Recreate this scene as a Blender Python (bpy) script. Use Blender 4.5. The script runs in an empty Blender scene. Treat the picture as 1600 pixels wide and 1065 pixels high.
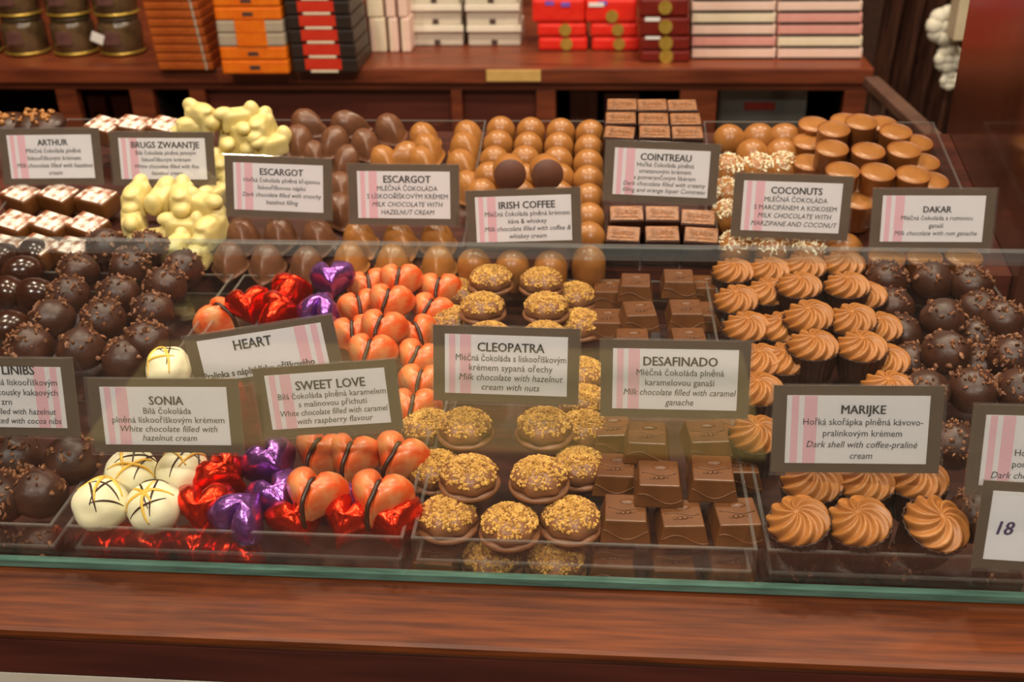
import bpy, bmesh, math, random
from mathutils import Vector, Matrix, Euler, noise
R = random.Random(7)
C = bpy.context.scene.collection
S = bpy.context.scene
PI = math.pi

# ------------------------------------------------------------------ camera
F, CX, CY = 1700.0, 800.0, 532.5
_X = Vector((21600, -427, 1700)).normalized()
_Y = Vector((152, 912, -1700)).normalized()
_Y = (_Y - _X * _X.dot(_Y)).normalized()
_Z = _X.cross(_Y)
MW = Matrix((_X, _Y, _Z))                       # camera axes -> world axes
CAM = Vector((0, 0, 1.285))
cd = bpy.data.cameras.new('camera')
cam = bpy.data.objects.new('camera', cd); C.objects.link(cam)
cam.matrix_world = Matrix.Translation(CAM) @ MW.to_4x4()
cd.sensor_width = 36.0
cd.lens = 36.0 * F / 1600.0
cd.clip_start = 0.02
cd.dof.use_dof = True
cd.dof.focus_distance = 0.62
cd.dof.aperture_fstop = 12.0
S.camera = cam

# ------------------------------------------------------------------ world, exposure, lights
S.view_settings.view_transform = 'Standard'
S.view_settings.look = 'None'
S.view_settings.gamma = 1
S.view_settings.use_curve_mapping = False
S.view_settings.exposure = 0.0
S.cycles.transparent_max_bounces = 32
S.cycles.max_bounces = 8
w = bpy.data.worlds.new('world'); S.world = w; w.use_nodes = True
w.node_tree.nodes['Background'].inputs[0].default_value = (1.0, 0.86, 0.68, 1)
w.node_tree.nodes['Background'].inputs[1].default_value = 0.10

LAMPS = [(-1.1, 0.55), (-0.35, 0.62), (0.4, 0.55), (1.1, 0.62), (-0.75, -0.75), (0.55, -0.75), (-0.8, 1.45), (0.2, 1.45), (1.0, 1.45)]
LAMP_W = [8, 9, 9, 6, 26, 26, 15, 16, 14]


def lamp_light(name, loc, size, power, col=(1.0, 0.85, 0.64)):
    l = bpy.data.lights.new(name, 'AREA'); l.shape = 'DISK'; l.size = size; l.energy = power; l.color = col
    o = bpy.data.objects.new(name, l); C.objects.link(o); o.location = loc
    return o


for (lx, ly), lw in zip(LAMPS, LAMP_W):
    lamp_light('ceiling_spot_light', (lx, ly, 2.66), 0.14, lw, (1.0, 0.92, 0.80) if ly < 0 else (1.0, 0.85, 0.64))

GA = math.radians(90)                           # upright glass screen
gy0, gt, gs = 0.4440, 0.0045, 0.194

# ------------------------------------------------------------------ pixel -> place
DECK = 0.900            # top of the wooden rail
FLOOR = 0.887           # sunk floor of the display
TRAY = 0.912            # floor of the front upper trays
REAR = 0.925            # front edge of the sloping rear trays
BSL = 0.23              # slope of the rear tier
BY0 = 0.80
BTILT = math.atan(BSL)
BN = Vector((0, -math.sin(BTILT), math.cos(BTILT)))


def ray(px, py):
    return MW @ Vector(((px - CX) / F, -(py - CY) / F, -1.0))


def at(px, py, z, slope=0.0, y0=BY0):
    r = ray(px, py)
    t = (z - slope * y0 - CAM.z + slope * CAM.y) / (r.z - slope * r.y)
    return CAM + r * t


def at_y(px, py, y):
    r = ray(px, py)
    return CAM + r * ((y - CAM.y) / r.y)


# ------------------------------------------------------------------ materials
def lin(c):
    return tuple((v / 12.92 if v <= 0.04045 else ((v + 0.055) / 1.055) ** 2.4) for v in [x / 255.0 for x in c]) + (1.0,)


def nt(name):
    m = bpy.data.materials.new(name); m.use_nodes = True
    return m, m.node_tree.nodes, m.node_tree.links, m.node_tree.nodes['Principled BSDF']


def mat(name, c1, c2=None, rough=0.45, scale=60.0, bump=0.0, bscale=200.0, metal=0.0, spec=0.5, coat=0.0, stretch=None, detail=4.0, lo=0.35, hi=0.65, sss=0.0):
    m, N, L, B = nt(name)
    B.inputs['Roughness'].default_value = rough
    B.inputs['Metallic'].default_value = metal
    B.inputs['Specular IOR Level'].default_value = spec
    B.inputs['Coat Weight'].default_value = coat
    B.inputs['Coat Roughness'].default_value = 0.12
    if sss:
        B.inputs['Subsurface Weight'].default_value = sss
        B.inputs['Subsurface Radius'].default_value = (0.004, 0.003, 0.0015)
        B.inputs['Subsurface Scale'].default_value = 0.6
    tc = N.new('ShaderNodeTexCoord'); mp = N.new('ShaderNodeMapping')
    L.new(tc.outputs['Object'], mp.inputs[0])
    if stretch: mp.inputs['Scale'].default_value = stretch
    no = N.new('ShaderNodeTexNoise'); no.inputs['Scale'].default_value = scale; no.inputs['Detail'].default_value = detail
    L.new(mp.outputs[0], no.inputs[0])
    rp = N.new('ShaderNodeValToRGB')
    rp.color_ramp.elements[0].position = lo; rp.color_ramp.elements[1].position = hi
    rp.color_ramp.elements[0].color = lin(c1); rp.color_ramp.elements[1].color = lin(c2 or c1)
    L.new(no.outputs[0], rp.inputs[0]); L.new(rp.outputs[0], B.inputs['Base Color'])
    if bump:
        n2 = N.new('ShaderNodeTexNoise'); n2.inputs['Scale'].default_value = bscale; n2.inputs['Detail'].default_value = 3
        L.new(tc.outputs['Object'], n2.inputs[0])
        bp = N.new('ShaderNodeBump'); bp.inputs['Strength'].default_value = bump; bp.inputs['Distance'].default_value = 0.001
        L.new(n2.outputs[0], bp.inputs['Height']); L.new(bp.outputs[0], B.inputs['Normal'])
    return m


def clear(name, tint, f0=0.04, rough=0.02, haze=0.0, hazecol=(0.8, 0.8, 0.78, 1)):
    """thin clear sheet: transparent with a Schlick reflection, optional faint painted haze"""
    m, N, L, B = nt(name); N.remove(B)
    out = N['Material Output']
    tr = N.new('ShaderNodeBsdfTransparent'); tr.inputs[0].default_value = tint
    gl = N.new('ShaderNodeBsdfGlossy'); gl.inputs['Roughness'].default_value = rough; gl.inputs[0].default_value = (1, 1, 1, 1)
    lw = N.new('ShaderNodeLayerWeight'); lw.inputs['Blend'].default_value = 0.5
    p = N.new('ShaderNodeMath'); p.operation = 'POWER'; p.inputs[1].default_value = 5
    L.new(lw.outputs['Facing'], p.inputs[0])
    a = N.new('ShaderNodeMath'); a.operation = 'MULTIPLY_ADD'; a.inputs[1].default_value = 1 - f0; a.inputs[2].default_value = f0
    L.new(p.outputs[0], a.inputs[0])
    mx = N.new('ShaderNodeMixShader'); L.new(a.outputs[0], mx.inputs[0]); L.new(tr.outputs[0], mx.inputs[1]); L.new(gl.outputs[0], mx.inputs[2])
    last = mx
    if haze:
        df = N.new('ShaderNodeBsdfDiffuse'); df.inputs[0].default_value = hazecol  # haze put in as a pale diffuse layer over the clear sheet
        m2 = N.new('ShaderNodeMixShader'); m2.inputs[0].default_value = haze
        L.new(mx.outputs[0], m2.inputs[1]); L.new(df.outputs[0], m2.inputs[2]); last = m2
    L.new(last.outputs[0], out.inputs[0])
    return m


def emis(name, c, s):
    m, N, L, B = nt(name)
    B.inputs['Base Color'].default_value = lin(c)
    B.inputs['Emission Color'].default_value = lin(c); B.inputs['Emission Strength'].default_value = s
    return m


M = {}
M['counter'] = mat('counter_wood', (74, 31, 9), (110, 52, 16), rough=0.5, spec=0.3, scale=22, stretch=(0.8, 12, 12), bump=0.05, bscale=300, detail=8, coat=0.25)
M['fascia'] = mat('fascia_wood', (70, 28, 24), (88, 38, 30), rough=0.45, scale=14, stretch=(0.8, 8, 8), detail=8)
M['deck'] = mat('deck_wood', (62, 28, 20), (92, 44, 30), rough=0.35, scale=16, stretch=(0.9, 9, 9), detail=8)
M['cabinet'] = mat('cabinet_wood', (98, 44, 26), (132, 64, 36), rough=0.38, scale=9, stretch=(0.8, 7, 7), detail=7)
M['panelwood'] = mat('cabinet_panel', (92, 42, 32), (106, 50, 38), rough=0.4, scale=8, stretch=(0.8, 7, 7), detail=7)
M['endwood'] = mat('end_panel_wood', (66, 34, 22), (84, 46, 32), rough=0.16, scale=7, stretch=(5, 5, 0.9), detail=7, coat=0.6)
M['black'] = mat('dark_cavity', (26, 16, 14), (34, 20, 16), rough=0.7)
M['white'] = mat('white_laminate', (214, 205, 190), (220, 212, 198), rough=0.5)
M['wall'] = mat('plaster_wall', (150, 128, 104), (158, 136, 110), rough=0.8)
M['darkwall'] = mat('dark_wall', (70, 44, 34), (84, 54, 40), rough=0.7)
M['floor'] = mat('stone_floor', (64, 54, 46), (80, 68, 58), rough=0.4)
M['ceil'] = mat('ceiling_paint', (200, 188, 170), (206, 194, 176), rough=0.9)
M['dark'] = mat('dark_chocolate', (52, 27, 17), (66, 35, 21), rough=0.38, bump=0.25, bscale=350)
M['darkgloss'] = mat('dark_chocolate_glossy', (50, 24, 14), (62, 32, 18), rough=0.2, bump=0.08, bscale=200)
M['nibdark'] = mat('truffle_chocolate', (58, 31, 20), (76, 42, 27), rough=0.42, bump=0.25, bscale=400)
M['nib'] = mat('cocoa_nib', (74, 40, 24), (150, 98, 62), rough=0.5, scale=420, bump=0.4, bscale=900)
M['milk'] = mat('milk_chocolate', (134, 78, 36), (154, 94, 46), rough=0.34, bump=0.15, bscale=300)
M['milkpale'] = mat('milk_chocolate_pale', (152, 98, 46), (168, 112, 56), rough=0.33, bump=0.15, bscale=300)
M['milkbase'] = mat('milk_chocolate_base', (98, 58, 42), (108, 66, 48), rough=0.55)
M['square'] = mat('moulded_milk_chocolate', (94, 54, 24), (110, 66, 30), rough=0.38, bump=0.08, bscale=200)
M['snail'] = mat('dark_snail_chocolate', (98, 61, 40), (116, 75, 50), rough=0.36, bump=0.15, bscale=300)
M['shellmilk'] = mat('milk_shell_chocolate', (124, 80, 50), (140, 92, 60), rough=0.4, bump=0.15, bscale=300)
M['nut'] = mat('chopped_hazelnut', (156, 106, 40), (226, 178, 90), rough=0.55, scale=260, lo=0.3, hi=0.7)
M['ivory'] = mat('white_chocolate', (212, 192, 120), (222, 204, 138), rough=0.4, bump=0.1, bscale=200, sss=0.03)
M['ivory2'] = mat('white_truffle', (236, 228, 190), (242, 236, 202), rough=0.45, bump=0.2, bscale=160, sss=0.2)
M['yellow'] = mat('yellow_icing', (240, 190, 70), (246, 206, 100), rough=0.4)
M['drizzle'] = mat('dark_drizzle', (58, 30, 18), (70, 38, 22), rough=0.35)
M['swirl'] = mat('praline_cream', (162, 102, 48), (180, 118, 58), rough=0.36, bump=0.1, bscale=300)
M['pink'] = mat('raspberry_chocolate', (230, 86, 30), (228, 148, 92), rough=0.33, scale=95, bump=0.1, bscale=300, lo=0.36, hi=0.6, detail=6)
M['coco'] = mat('coconut_flake', (236, 222, 186), (250, 242, 220), rough=0.6)
M['icing'] = mat('marbled_icing', (140, 82, 50), (244, 228, 214), rough=0.4, scale=130, lo=0.42, hi=0.58, detail=5)
M['copper'] = mat('glazed_relief', (120, 76, 44), (150, 98, 58), rough=0.26, bump=0.9, bscale=420, spec=0.8, scale=200)
def foil(name, c1, c2):
    return mat(name, c1, c2, rough=0.26, scale=40, bump=0.55, bscale=260, metal=0.9, spec=0.6)
M['redfoil'] = foil('red_foil', (232, 40, 16), (240, 60, 24))
M['purplefoil'] = foil('purple_foil', (150, 88, 176), (172, 112, 196))
M['glass'] = clear('counter_glass', (0.985, 0.992, 0.985, 1), 0.045, 0.0, 0.003)
M['glasstop'] = clear('glass_top_edge', (0.86, 0.92, 0.93, 1), 0.05, 0.25, 0.05, (0.75, 0.82, 0.84, 1))
M['glassedge'] = mat('green_glass_edge', (70, 104, 92), (98, 136, 122), rough=0.15, scale=30, spec=0.8, stretch=(1, 10, 10))
M['acryl'] = clear('tray_acrylic', (0.95, 0.95, 0.95, 1), 0.03, 0.05, 0.003)
M['rim'] = clear('acrylic_rim', (0.88, 0.88, 0.86, 1), 0.06, 0.15, 0.07, (0.85, 0.82, 0.76, 1))
M['holder'] = clear('holder_acrylic', (0.97, 0.97, 0.97, 1), 0.05, 0.06, 0.02)
M['card'] = mat('brown_card', (92, 72, 52), (98, 78, 56), rough=0.7)
M['paper'] = mat('white_paper', (244, 242, 246), (247, 245, 249), rough=0.8)
M['stripe'] = mat('pink_print', (246, 196, 208), (248, 200, 212), rough=0.8)
M['ink'] = mat('black_ink', (48, 46, 48), (54, 52, 54), rough=0.8)
M['inkviolet'] = mat('violet_ink', (66, 44, 92), (72, 50, 98), rough=0.8)
M['metal'] = mat('lamp_metal', (190, 186, 180), (200, 196, 190), rough=0.3, metal=1)
M['lampglow'] = emis('lamp_glow', (255, 228, 190), 6.0)
M['caseglow'] = emis('case_glow', (255, 226, 150), 1.1)

# ------------------------------------------------------------------ mesh helpers
def mesh_from(bm, name, m, smooth=True):
    me = bpy.data.meshes.new(name)
    bmesh.ops.recalc_face_normals(bm, faces=bm.faces)
    bm.to_mesh(me); bm.free()
    for x in (m if isinstance(m, (list, tuple)) else [m]):
        me.materials.append(x)
    if smooth:
        for p in me.polygons: p.use_smooth = True
    return me


def obj(name, me, parent=None, mw=None):
    o = bpy.data.objects.new(name, me); C.objects.link(o)
    if parent is not None: o.parent = parent
    elif mw is not None: o.matrix_world = mw
    return o


def tag(o, label=None, cat=None, group=None, kind=None):
    if label: o['label'] = label
    if cat: o['category'] = cat
    if group: o['group'] = group
    if kind: o['kind'] = kind
    return o


def empty(name, mw):
    o = bpy.data.objects.new(name, None); C.objects.link(o); o.matrix_world = mw
    o.empty_display_size = 0.02
    return o


def add_box(bm, c, s, rot=None, bev=0.0, taper=1.0, mi=0):
    r = bmesh.ops.create_cube(bm, size=1.0)
    vs = r['verts']
    for v in vs:
        k = taper if v.co.z > 0 else 1.0
        v.co = Vector((v.co.x * s[0] * k, v.co.y * s[1] * k, v.co.z * s[2]))
    fs = list({f for v in vs for f in v.link_faces})
    for f in fs: f.material_index = mi
    if bev:
        es = list({e for v in vs for e in v.link_edges})
        rb = bmesh.ops.bevel(bm, geom=es, offset=bev, segments=2, profile=0.6, affect='EDGES')
        vs = list({v for f in rb['faces'] for v in f.verts} | {v for v in vs if v.is_valid})
    mt = Matrix.Translation(Vector(c)) @ (rot.to_4x4() if rot else Matrix.Identity(4))
    bmesh.ops.transform(bm, matrix=mt, verts=vs)
    return vs


def box_mesh(name, m, boxes, bev=0.0, smooth=False):
    bm = bmesh.new()
    for b in boxes:
        add_box(bm, b[0], b[1], bev=bev)
    return mesh_from(bm, name, m, smooth)


def lathe(bm, prof, n=32, fn=None, cap=True):
    """prof: list of (r, z); fn(r, z, a, t) -> (r, z) optional"""
    rings = []
    for i, (r, z) in enumerate(prof):
        t = i / (len(prof) - 1)
        if r < 1e-6:
            rings.append([bm.verts.new((0, 0, z))]); continue
        ring = []
        for k in range(n):
            a = 2 * PI * k / n
            rr, zz, aa = (r, z, a) if fn is None else fn(r, z, a, t)
            ring.append(bm.verts.new((rr * math.cos(aa), rr * math.sin(aa), zz)))
        rings.append(ring)
    for a, b in zip(rings, rings[1:]):
        for k in range(n):
            k2 = (k + 1) % n
            if len(a) == 1 and len(b) == 1: continue
            if len(a) == 1: bm.faces.new((a[0], b[k], b[k2]))
            elif len(b) == 1: bm.faces.new((a[k], a[k2], b[0]))
            else: bm.faces.new((a[k], a[k2], b[k2], b[k]))
    if cap:
        if len(rings[0]) > 1: bm.faces.new(rings[0])
        if len(rings[-1]) > 1: bm.faces.new(rings[-1])


def add_tube(bm, pts, rad, n=8):
    rings = []
    pts = [Vector(p) for p in pts]
    for i, p in enumerate(pts):
        d = (pts[min(i + 1, len(pts) - 1)] - pts[max(i - 1, 0)])
        d = d.normalized() if d.length > 1e-9 else Vector((1, 0, 0))
        u = d.cross(Vector((0, 0, 1)))
        if u.length < 1e-3: u = d.cross(Vector((0, 1, 0)))
        u.normalize(); v = d.cross(u)
        r = rad(i / (len(pts) - 1)) if callable(rad) else rad
        rings.append([bm.verts.new(p + u * (r * math.cos(2 * PI * k / n)) + v * (r * math.sin(2 * PI * k / n))) for k in range(n)])
    for a, b in zip(rings, rings[1:]):
        for k in range(n):
            bm.faces.new((a[k], a[(k + 1) % n], b[(k + 1) % n], b[k]))
    bm.faces.new(rings[0]); bm.faces.new(rings[-1])


def add_ico(bm, c, r, sub=1, sc=(1, 1, 1), jit=0.0, rot=None, rng=R):
    vs = bmesh.ops.create_icosphere(bm, subdivisions=sub, radius=r)['verts']
    q = rot or Euler((rng.uniform(0, 6), rng.uniform(0, 6), rng.uniform(0, 6))).to_matrix()
    for v in vs:
        p = Vector((v.co.x * sc[0], v.co.y * sc[1], v.co.z * sc[2]))
        if jit: p *= 1 + rng.uniform(-jit, jit)
        v.co = q @ p + Vector(c)


def lump(r, sub=4, amp=0.06, freq=60, sc=(1, 1, 1), seed=0, flat=-0.75):
    bm = bmesh.new()
    vs = bmesh.ops.create_icosphere(bm, subdivisions=sub, radius=1.0)['verts']
    for v in vs:
        d = v.co.normalized()
        k = 1 + amp * noise.noise(d * freq * r + Vector((seed * 7.3, seed * 1.7, 0)))
        p = Vector((d.x * sc[0], d.y * sc[1], d.z * sc[2])) * k
        if p.z < flat: p.z = flat - (flat - p.z) * 0.05
        v.co = p * r
    z0 = min(v.co.z for v in vs)
    for v in vs: v.co.z -= z0
    return bm, -z0


KIND = {}


class Kind:
    """meshes of one kind of thing: variants of (body, [(part name, mesh, label, kind)])"""
    def __init__(s, name, cat, hc, variants): s.name, s.cat, s.hc, s.var = name, cat, hc, variants


# ---- nib truffle
def mk_nib(seed, r=0.0155, n=46):
    rng = random.Random(100 + seed)
    bm, h = lump(r, 4, 0.07, 90, (1, 1, 0.92), seed)
    body = mesh_from(bm, 'truffle', M['nibdark'])
    bm = bmesh.new()
    ax = Vector((rng.uniform(-.5, .5), rng.uniform(-.6, .2), 1)).normalized()
    k = 0
    while k < n:
        d = Vector((rng.gauss(0, 1), rng.gauss(0, 1), rng.gauss(0, 1))).normalized()
        if d.dot(ax) < 0.35 + rng.uniform(-.3, .25) or d.z < -0.2: continue
        k += 1
        kk = 1 + 0.07 * noise.noise(d * 90 * r + Vector((seed * 7.3, seed * 1.7, 0)))
        c = Vector((d.x * r, d.y * r, d.z * r * 0.92)) * kk + Vector((0, 0, h)) + d * 0.0004
        s = rng.uniform(0.0010, 0.0023)
        add_ico(bm, c, s, 1, (1.3, 0.9, 0.55), 0.28, rng=rng)
    return body, [('cocoa_nibs', mesh_from(bm, 'cocoa_nibs', M['nib'], False), None, 'stuff')]


KIND['nib'] = Kind('nib_truffle', 'chocolate', 0.0145, [mk_nib(i, n=c) for i, c in enumerate((52, 36, 60, 26))])


# ---- nut topped disc
def mk_cleo(seed):
    rng = random.Random(200 + seed)
    bm = bmesh.new()
    lathe(bm, [(0.0, 0), (0.0150, 0), (0.0166, 0.0006), (0.0170, 0.0018), (0.0164, 0.0030), (0.012, 0.0034), (0.0, 0.0034)], 36)
    ph = rng.uniform(0, 6)
    def wav(r, z, a, t):
        k = 1 + 0.075 * math.sin(7 * a + ph) * (1 - t) + 0.02 * math.sin(3 * a + seed)
        return r * k, z + 0.0006 * math.sin(7 * a + ph + 1) * (1 - t), a
    lathe(bm, [(0.0128, 0.0028), (0.0150, 0.0038), (0.0156, 0.0062), (0.0150, 0.0090), (0.0132, 0.0118), (0.0100, 0.0140), (0.0055, 0.0152), (0.0, 0.0156)], 42, wav)
    body = mesh_from(bm, 'nut_chocolate', M['shellmilk'])
    bm = bmesh.new()
    for k in range(560):
        a = rng.uniform(0, 2 * PI); u = math.sqrt(rng.uniform(0, 1))
        r = 0.0152 * u
        z = 0.0159 - 0.0072 * u ** 2.6
        s = rng.uniform(0.0007, 0.00135)
        add_ico(bm, (r * math.cos(a), r * math.sin(a), z), s, 1, (1.15, 1, 0.8), 0.25, rng=rng)
    return body, [('nut_topping', mesh_from(bm, 'nut_topping', M['nut'], False), None, 'stuff')]


KIND['cleo'] = Kind('nut_topped_chocolate', 'chocolate', 0.0095, [mk_cleo(i) for i in range(4)])


# ---- white truffle with drizzle
def mk_sonia(seed):
    rng = random.Random(300 + seed)
    r = 0.0142
    bm, h = lump(r, 4, 0.10, 110, (1, 1, 0.95), seed + 20)
    body = mesh_from(bm, 'white_truffle', M['ivory2'])
    def surf(d):
        d = d.normalized()
        k = 1 + 0.10 * noise.noise(d * 110 * r + Vector(((seed + 20) * 7.3, (seed + 20) * 1.7, 0)))
        return Vector((d.x, d.y, d.z * 0.95)) * (k * r) + Vector((0, 0, h))
    def streak(bm, rad, cnt, off, bow):
        for k in range(cnt):
            q = Euler((rng.uniform(-.3, .5), rng.uniform(-.4, .4), off + k * PI / cnt + rng.uniform(-.3, .3))).to_matrix()
            o = rng.uniform(-0.55, 0.55); a0 = rng.uniform(-1.3, -.7); a1 = rng.uniform(.6, 1.3)
            pts = []
            for i in range(19):
                t = i / 18; a = a0 + (a1 - a0) * t
                pts.append(surf(q @ Vector((o + bow * math.sin(a * 1.5), math.sin(a), math.cos(a)))))
            add_tube(bm, pts, lambda t: rad * (0.35 + 0.65 * math.sin(PI * min(1, max(0.02, t)))) , 6)
    b1 = bmesh.new(); streak(b1, 0.0006, 4, 0.2 + seed, 0.2)
    b2 = bmesh.new(); streak(b2, 0.0010, 3, 1.1 + seed, 0.05)
    return body, [('dark_drizzle', mesh_from(b1, 'dark_drizzle', M['drizzle']), 'dark chocolate drizzle', None),
                  ('yellow_icing', mesh_from(b2, 'yellow_icing', M['yellow']), 'yellow icing streaks', None)]


KIND['sonia'] = Kind('white_truffle', 'chocolate', 0.0138, [mk_sonia(i) for i in range(5)])


# ---- hearts
def heart_outline(n, s):
    pts = []
    for k in range(n):
        t = 2 * PI * k / n
        x = 16 * math.sin(t) ** 3
        y = 13 * math.cos(t) - 5 * math.cos(2 * t) - 2 * math.cos(3 * t) - math.cos(4 * t)
        pts.append((x / 17.0 * s, (y + 2.5) / 17.0 * s))
    return pts


def heart_bm(s, prof, n=56, groove=0.0, crin=0.0, seed=0):
    bm = bmesh.new(); out = heart_outline(n, s)
    rings = []
    for (k, z) in prof:
        if k < 1e-6:
            rings.append([bm.verts.new((0, 0, z))]); continue
        ring = []
        for (x, y) in out:
            zz = z; xx, yy = x * k, y * k
            if groove and z > prof[-1][1] * 0.45:
                zz = z - groove * math.exp(-(xx / (0.10 * s)) ** 2)
            if crin:
                p = Vector((xx, yy, zz)) * (2.2 / s) + Vector((seed * 3.1, 0, 0))
                q = noise.noise(p) + 0.6 * noise.noise(p * 2.3)
                xx *= 1 + crin * q; yy *= 1 + crin * q; zz += crin * s * 0.5 * q * (1 if z > 0.002 else 0)
            ring.append(bm.verts.new((xx, yy, zz)))
        rings.append(ring)
    for a, b in zip(rings, rings[1:]):
        for k in range(n):
            k2 = (k + 1) % n
            if len(a) == 1: bm.faces.new((a[0], b[k], b[k2]))
            elif len(b) == 1: bm.faces.new((a[k], a[k2], b[0]))
            else: bm.faces.new((a[k], a[k2], b[k2], b[k]))
    return bm


def mk_foil(seed, m):
    h = 0.0185
    prof = [(0, 0), (0.7, 0), (0.92, 0.001), (1.0, 0.004), (1.0, 0.008), (0.93, 0.0115), (0.78, 0.0145), (0.58, 0.0166), (0.36, 0.0178), (0.15, 0.0184), (0, h)]
    me = mesh_from(heart_bm(0.0150, prof, 60, 0.0018, 0.09, seed), 'foil_heart', m)
    return me, []


KIND['red'] = Kind('red_foil_heart', 'chocolate', 0.009, [mk_foil(i, M['redfoil']) for i in range(4)])
KIND['purple'] = Kind('purple_foil_heart', 'chocolate', 0.009, [mk_foil(i + 5, M['purplefoil']) for i in range(4)])


def mk_love(seed):
    prof = [(0, 0), (0.85, 0), (0.97, 0.0008), (1.0, 0.0025), (0.99, 0.006), (0.93, 0.0100), (0.82, 0.0135), (0.66, 0.0160), (0.46, 0.0174), (0.22, 0.0180), (0, 0.0181)]
    s = 0.0162
    body = mesh_from(heart_bm(s, prof, 64, 0.0030, 0.02, seed), 'raspberry_heart', M['pink'])
    bm = bmesh.new()
    zs = [(1.0, 0.0025), (0.99, 0.006), (0.93, 0.0100), (0.82, 0.0135), (0.66, 0.0160), (0.46, 0.0174), (0.2, 0.018)]
    ytop, ybot = 0.0066 / 0.0162 * s * 0.97, -(17 - 2.5) / 17.0 * s
    pts = [(0, ytop * k, z - 0.0002 * (0.0 if z < .0082 else 1)) for k, z in zs] + [(0, ybot * k, z - 0.0016 * (0.0 if z < .0082 else 1)) for k, z in reversed(zs)]
    pts = [(p[0] + 0.0007 * math.sin(4 * p[1] / s + seed), p[1] * 1.01, p[2] + 0.0003) for p in pts]
    add_tube(bm, pts, 0.00125, 8)
    return body, [('dark_stripe', mesh_from(bm, 'dark_stripe', M['drizzle']), 'dark chocolate stripe down the groove', None)]


KIND['love'] = Kind('raspberry_heart', 'chocolate', 0.009, [mk_love(i) for i in range(3)])


# ---- moulded square
def mk_square(seed):
    rng = random.Random(400 + seed)
    bm = bmesh.new()
    bx, by, h, k = 0.0272, 0.0300, 0.0128, 0.80
    add_box(bm, (0, 0, h / 2), (bx, by, h), None, 0.0009, k)
    body = mesh_from(bm, 'moulded_square', M['square'])
    for p in body.polygons: p.use_smooth = False
    bm = bmesh.new()
    add_ico(bm, (0.0012, 0.0052, h - 0.0004), 0.0050, 2, (1.0, 0.55, 0.30), rot=Matrix.Identity(3))
    for i, (x, s) in enumerate(((-0.0042, .8), (-0.0014, 1.2), (0.0012, 1.25), (0.0040, 0.8))):
        add_ico(bm, (x, -0.0054 + 0.0004 * i, h), 0.0013 * s, 1, (1.2, 0.9, 0.55), 0.1, rot=Matrix.Identity(3), rng=rng)
    add_tube(bm, [(-0.0092 + 0.0184 * t / 12, -0.0012 + 0.0012 * math.sin(t * 0.5 + seed), h + 0.0001) for t in range(13)], 0.00045, 6)
    for sgn, amp in ((-1, 1), (1, -1)):
        pts = []
        for t in range(17):
            u = t / 16; z = 0.0052 + amp * 0.0026 * math.sin(u * 5.2 + seed)
            kk = 1 - (1 - k) * z / h
            pts.append(((-0.5 + u) * bx * 0.98 * kk, sgn * (by / 2 * kk + 0.0001), z))
        add_tube(bm, pts, 0.00045, 6)
    return body, [('moulded_relief', mesh_from(bm, 'moulded_relief', M['square']), None, None)]


KIND['square'] = Kind('moulded_chocolate_square', 'chocolate', 0.007, [mk_square(i) for i in range(3)])


# ---- dark cup with swirl
def mk_cup(seed):
    bm = bmesh.new()
    def rib(r, z, a, t):
        return r * (1 + 0.025 * math.cos(26 * a) * (1 if r > .008 else 0)), z, a
    lathe(bm, [(0.0, 0.0), (0.0112, 0.0), (0.0122, 0.0008), (0.0140, 0.010), (0.0158, 0.0200), (0.0164, 0.0212), (0.0154, 0.0212), (0.0140, 0.0190), (0.0, 0.0188)], 104, rib)
    body = mesh_from(bm, 'swirl_cup', M['dark'])
    bm = bmesh.new()
    ns = 10
    def sw(r, z, a, t):
        k = math.sin(ns * a)
        amp = 0.10 * min(1, r / 0.005)
        return r * (1 + amp * 0.55 * k), z + 0.0011 * k * min(1, r / 0.006) * (1 if t < .95 else 0), a + t * 1.5 + 0.25 * seed
    lathe(bm, [(0.0142, 0.0186), (0.0152, 0.0205), (0.0152, 0.0224), (0.0146, 0.0240), (0.0132, 0.0256), (0.0112, 0.0270), (0.0088, 0.0281), (0.0062, 0.0290), (0.0036, 0.0296), (0.0014, 0.0292), (0.0, 0.0288)], 100, sw)
    return body, [('cream_swirl', mesh_from(bm, 'cream_swirl', M['swirl']), 'piped milk praline swirl', None)]


KIND['cup'] = Kind('swirl_cup', 'chocolate', 0.0245, [mk_cup(i) for i in range(4)])


# ---- snail shell
def mk_snail(m):
    bm = bmesh.new()
    n, q = 40, 14
    rows = []
    L, W, H = 0.0165, 0.0140, 0.0190
    for i in range(q + 1):
        el = (PI / 2) * i / q
        row = []
        for k in range(n):
            a = 2 * PI * k / n
            ca, sa = math.cos(a), math.sin(a)
            rr = math.cos(el) ** 0.85
            x = sa * W * rr; y = ca * L * rr
            if ca < 0:
                pinch = (-ca) ** 2.2
                x *= 1 - 0.62 * pinch * 0.9
                y *= 1 + 0.22 * pinch
            z = H * math.sin(el)
            y += 0.0035 * math.sin(el)
            z *= 1 + 0.028 * math.sin(22 * math.atan2(x, y + 0.017)) * 0.35
            if i == 0: x *= 1.05; y *= 1.05
            row.append(bm.verts.new((x, y, z + 0.0016)))
        rows.append(row)
    rim = [bm.verts.new((v.co.x * 1.07, v.co.y * 1.07, 0)) for v in rows[0]]
    rim2 = [bm.verts.new((v.co.x * 1.09, v.co.y * 1.09, 0.0014)) for v in rows[0]]
    rows = [rim, rim2] + rows
    for a, b in zip(rows, rows[1:]):
        for k in range(n):
            bm.faces.new((a[k], a[(k + 1) % n], b[(k + 1) % n], b[k]))
    bm.faces.new(rim)
    bmesh.ops.remove_doubles(bm, verts=bm.verts, dist=0.00005)
    return mesh_from(bm, 'snail_shell', m), []


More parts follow.
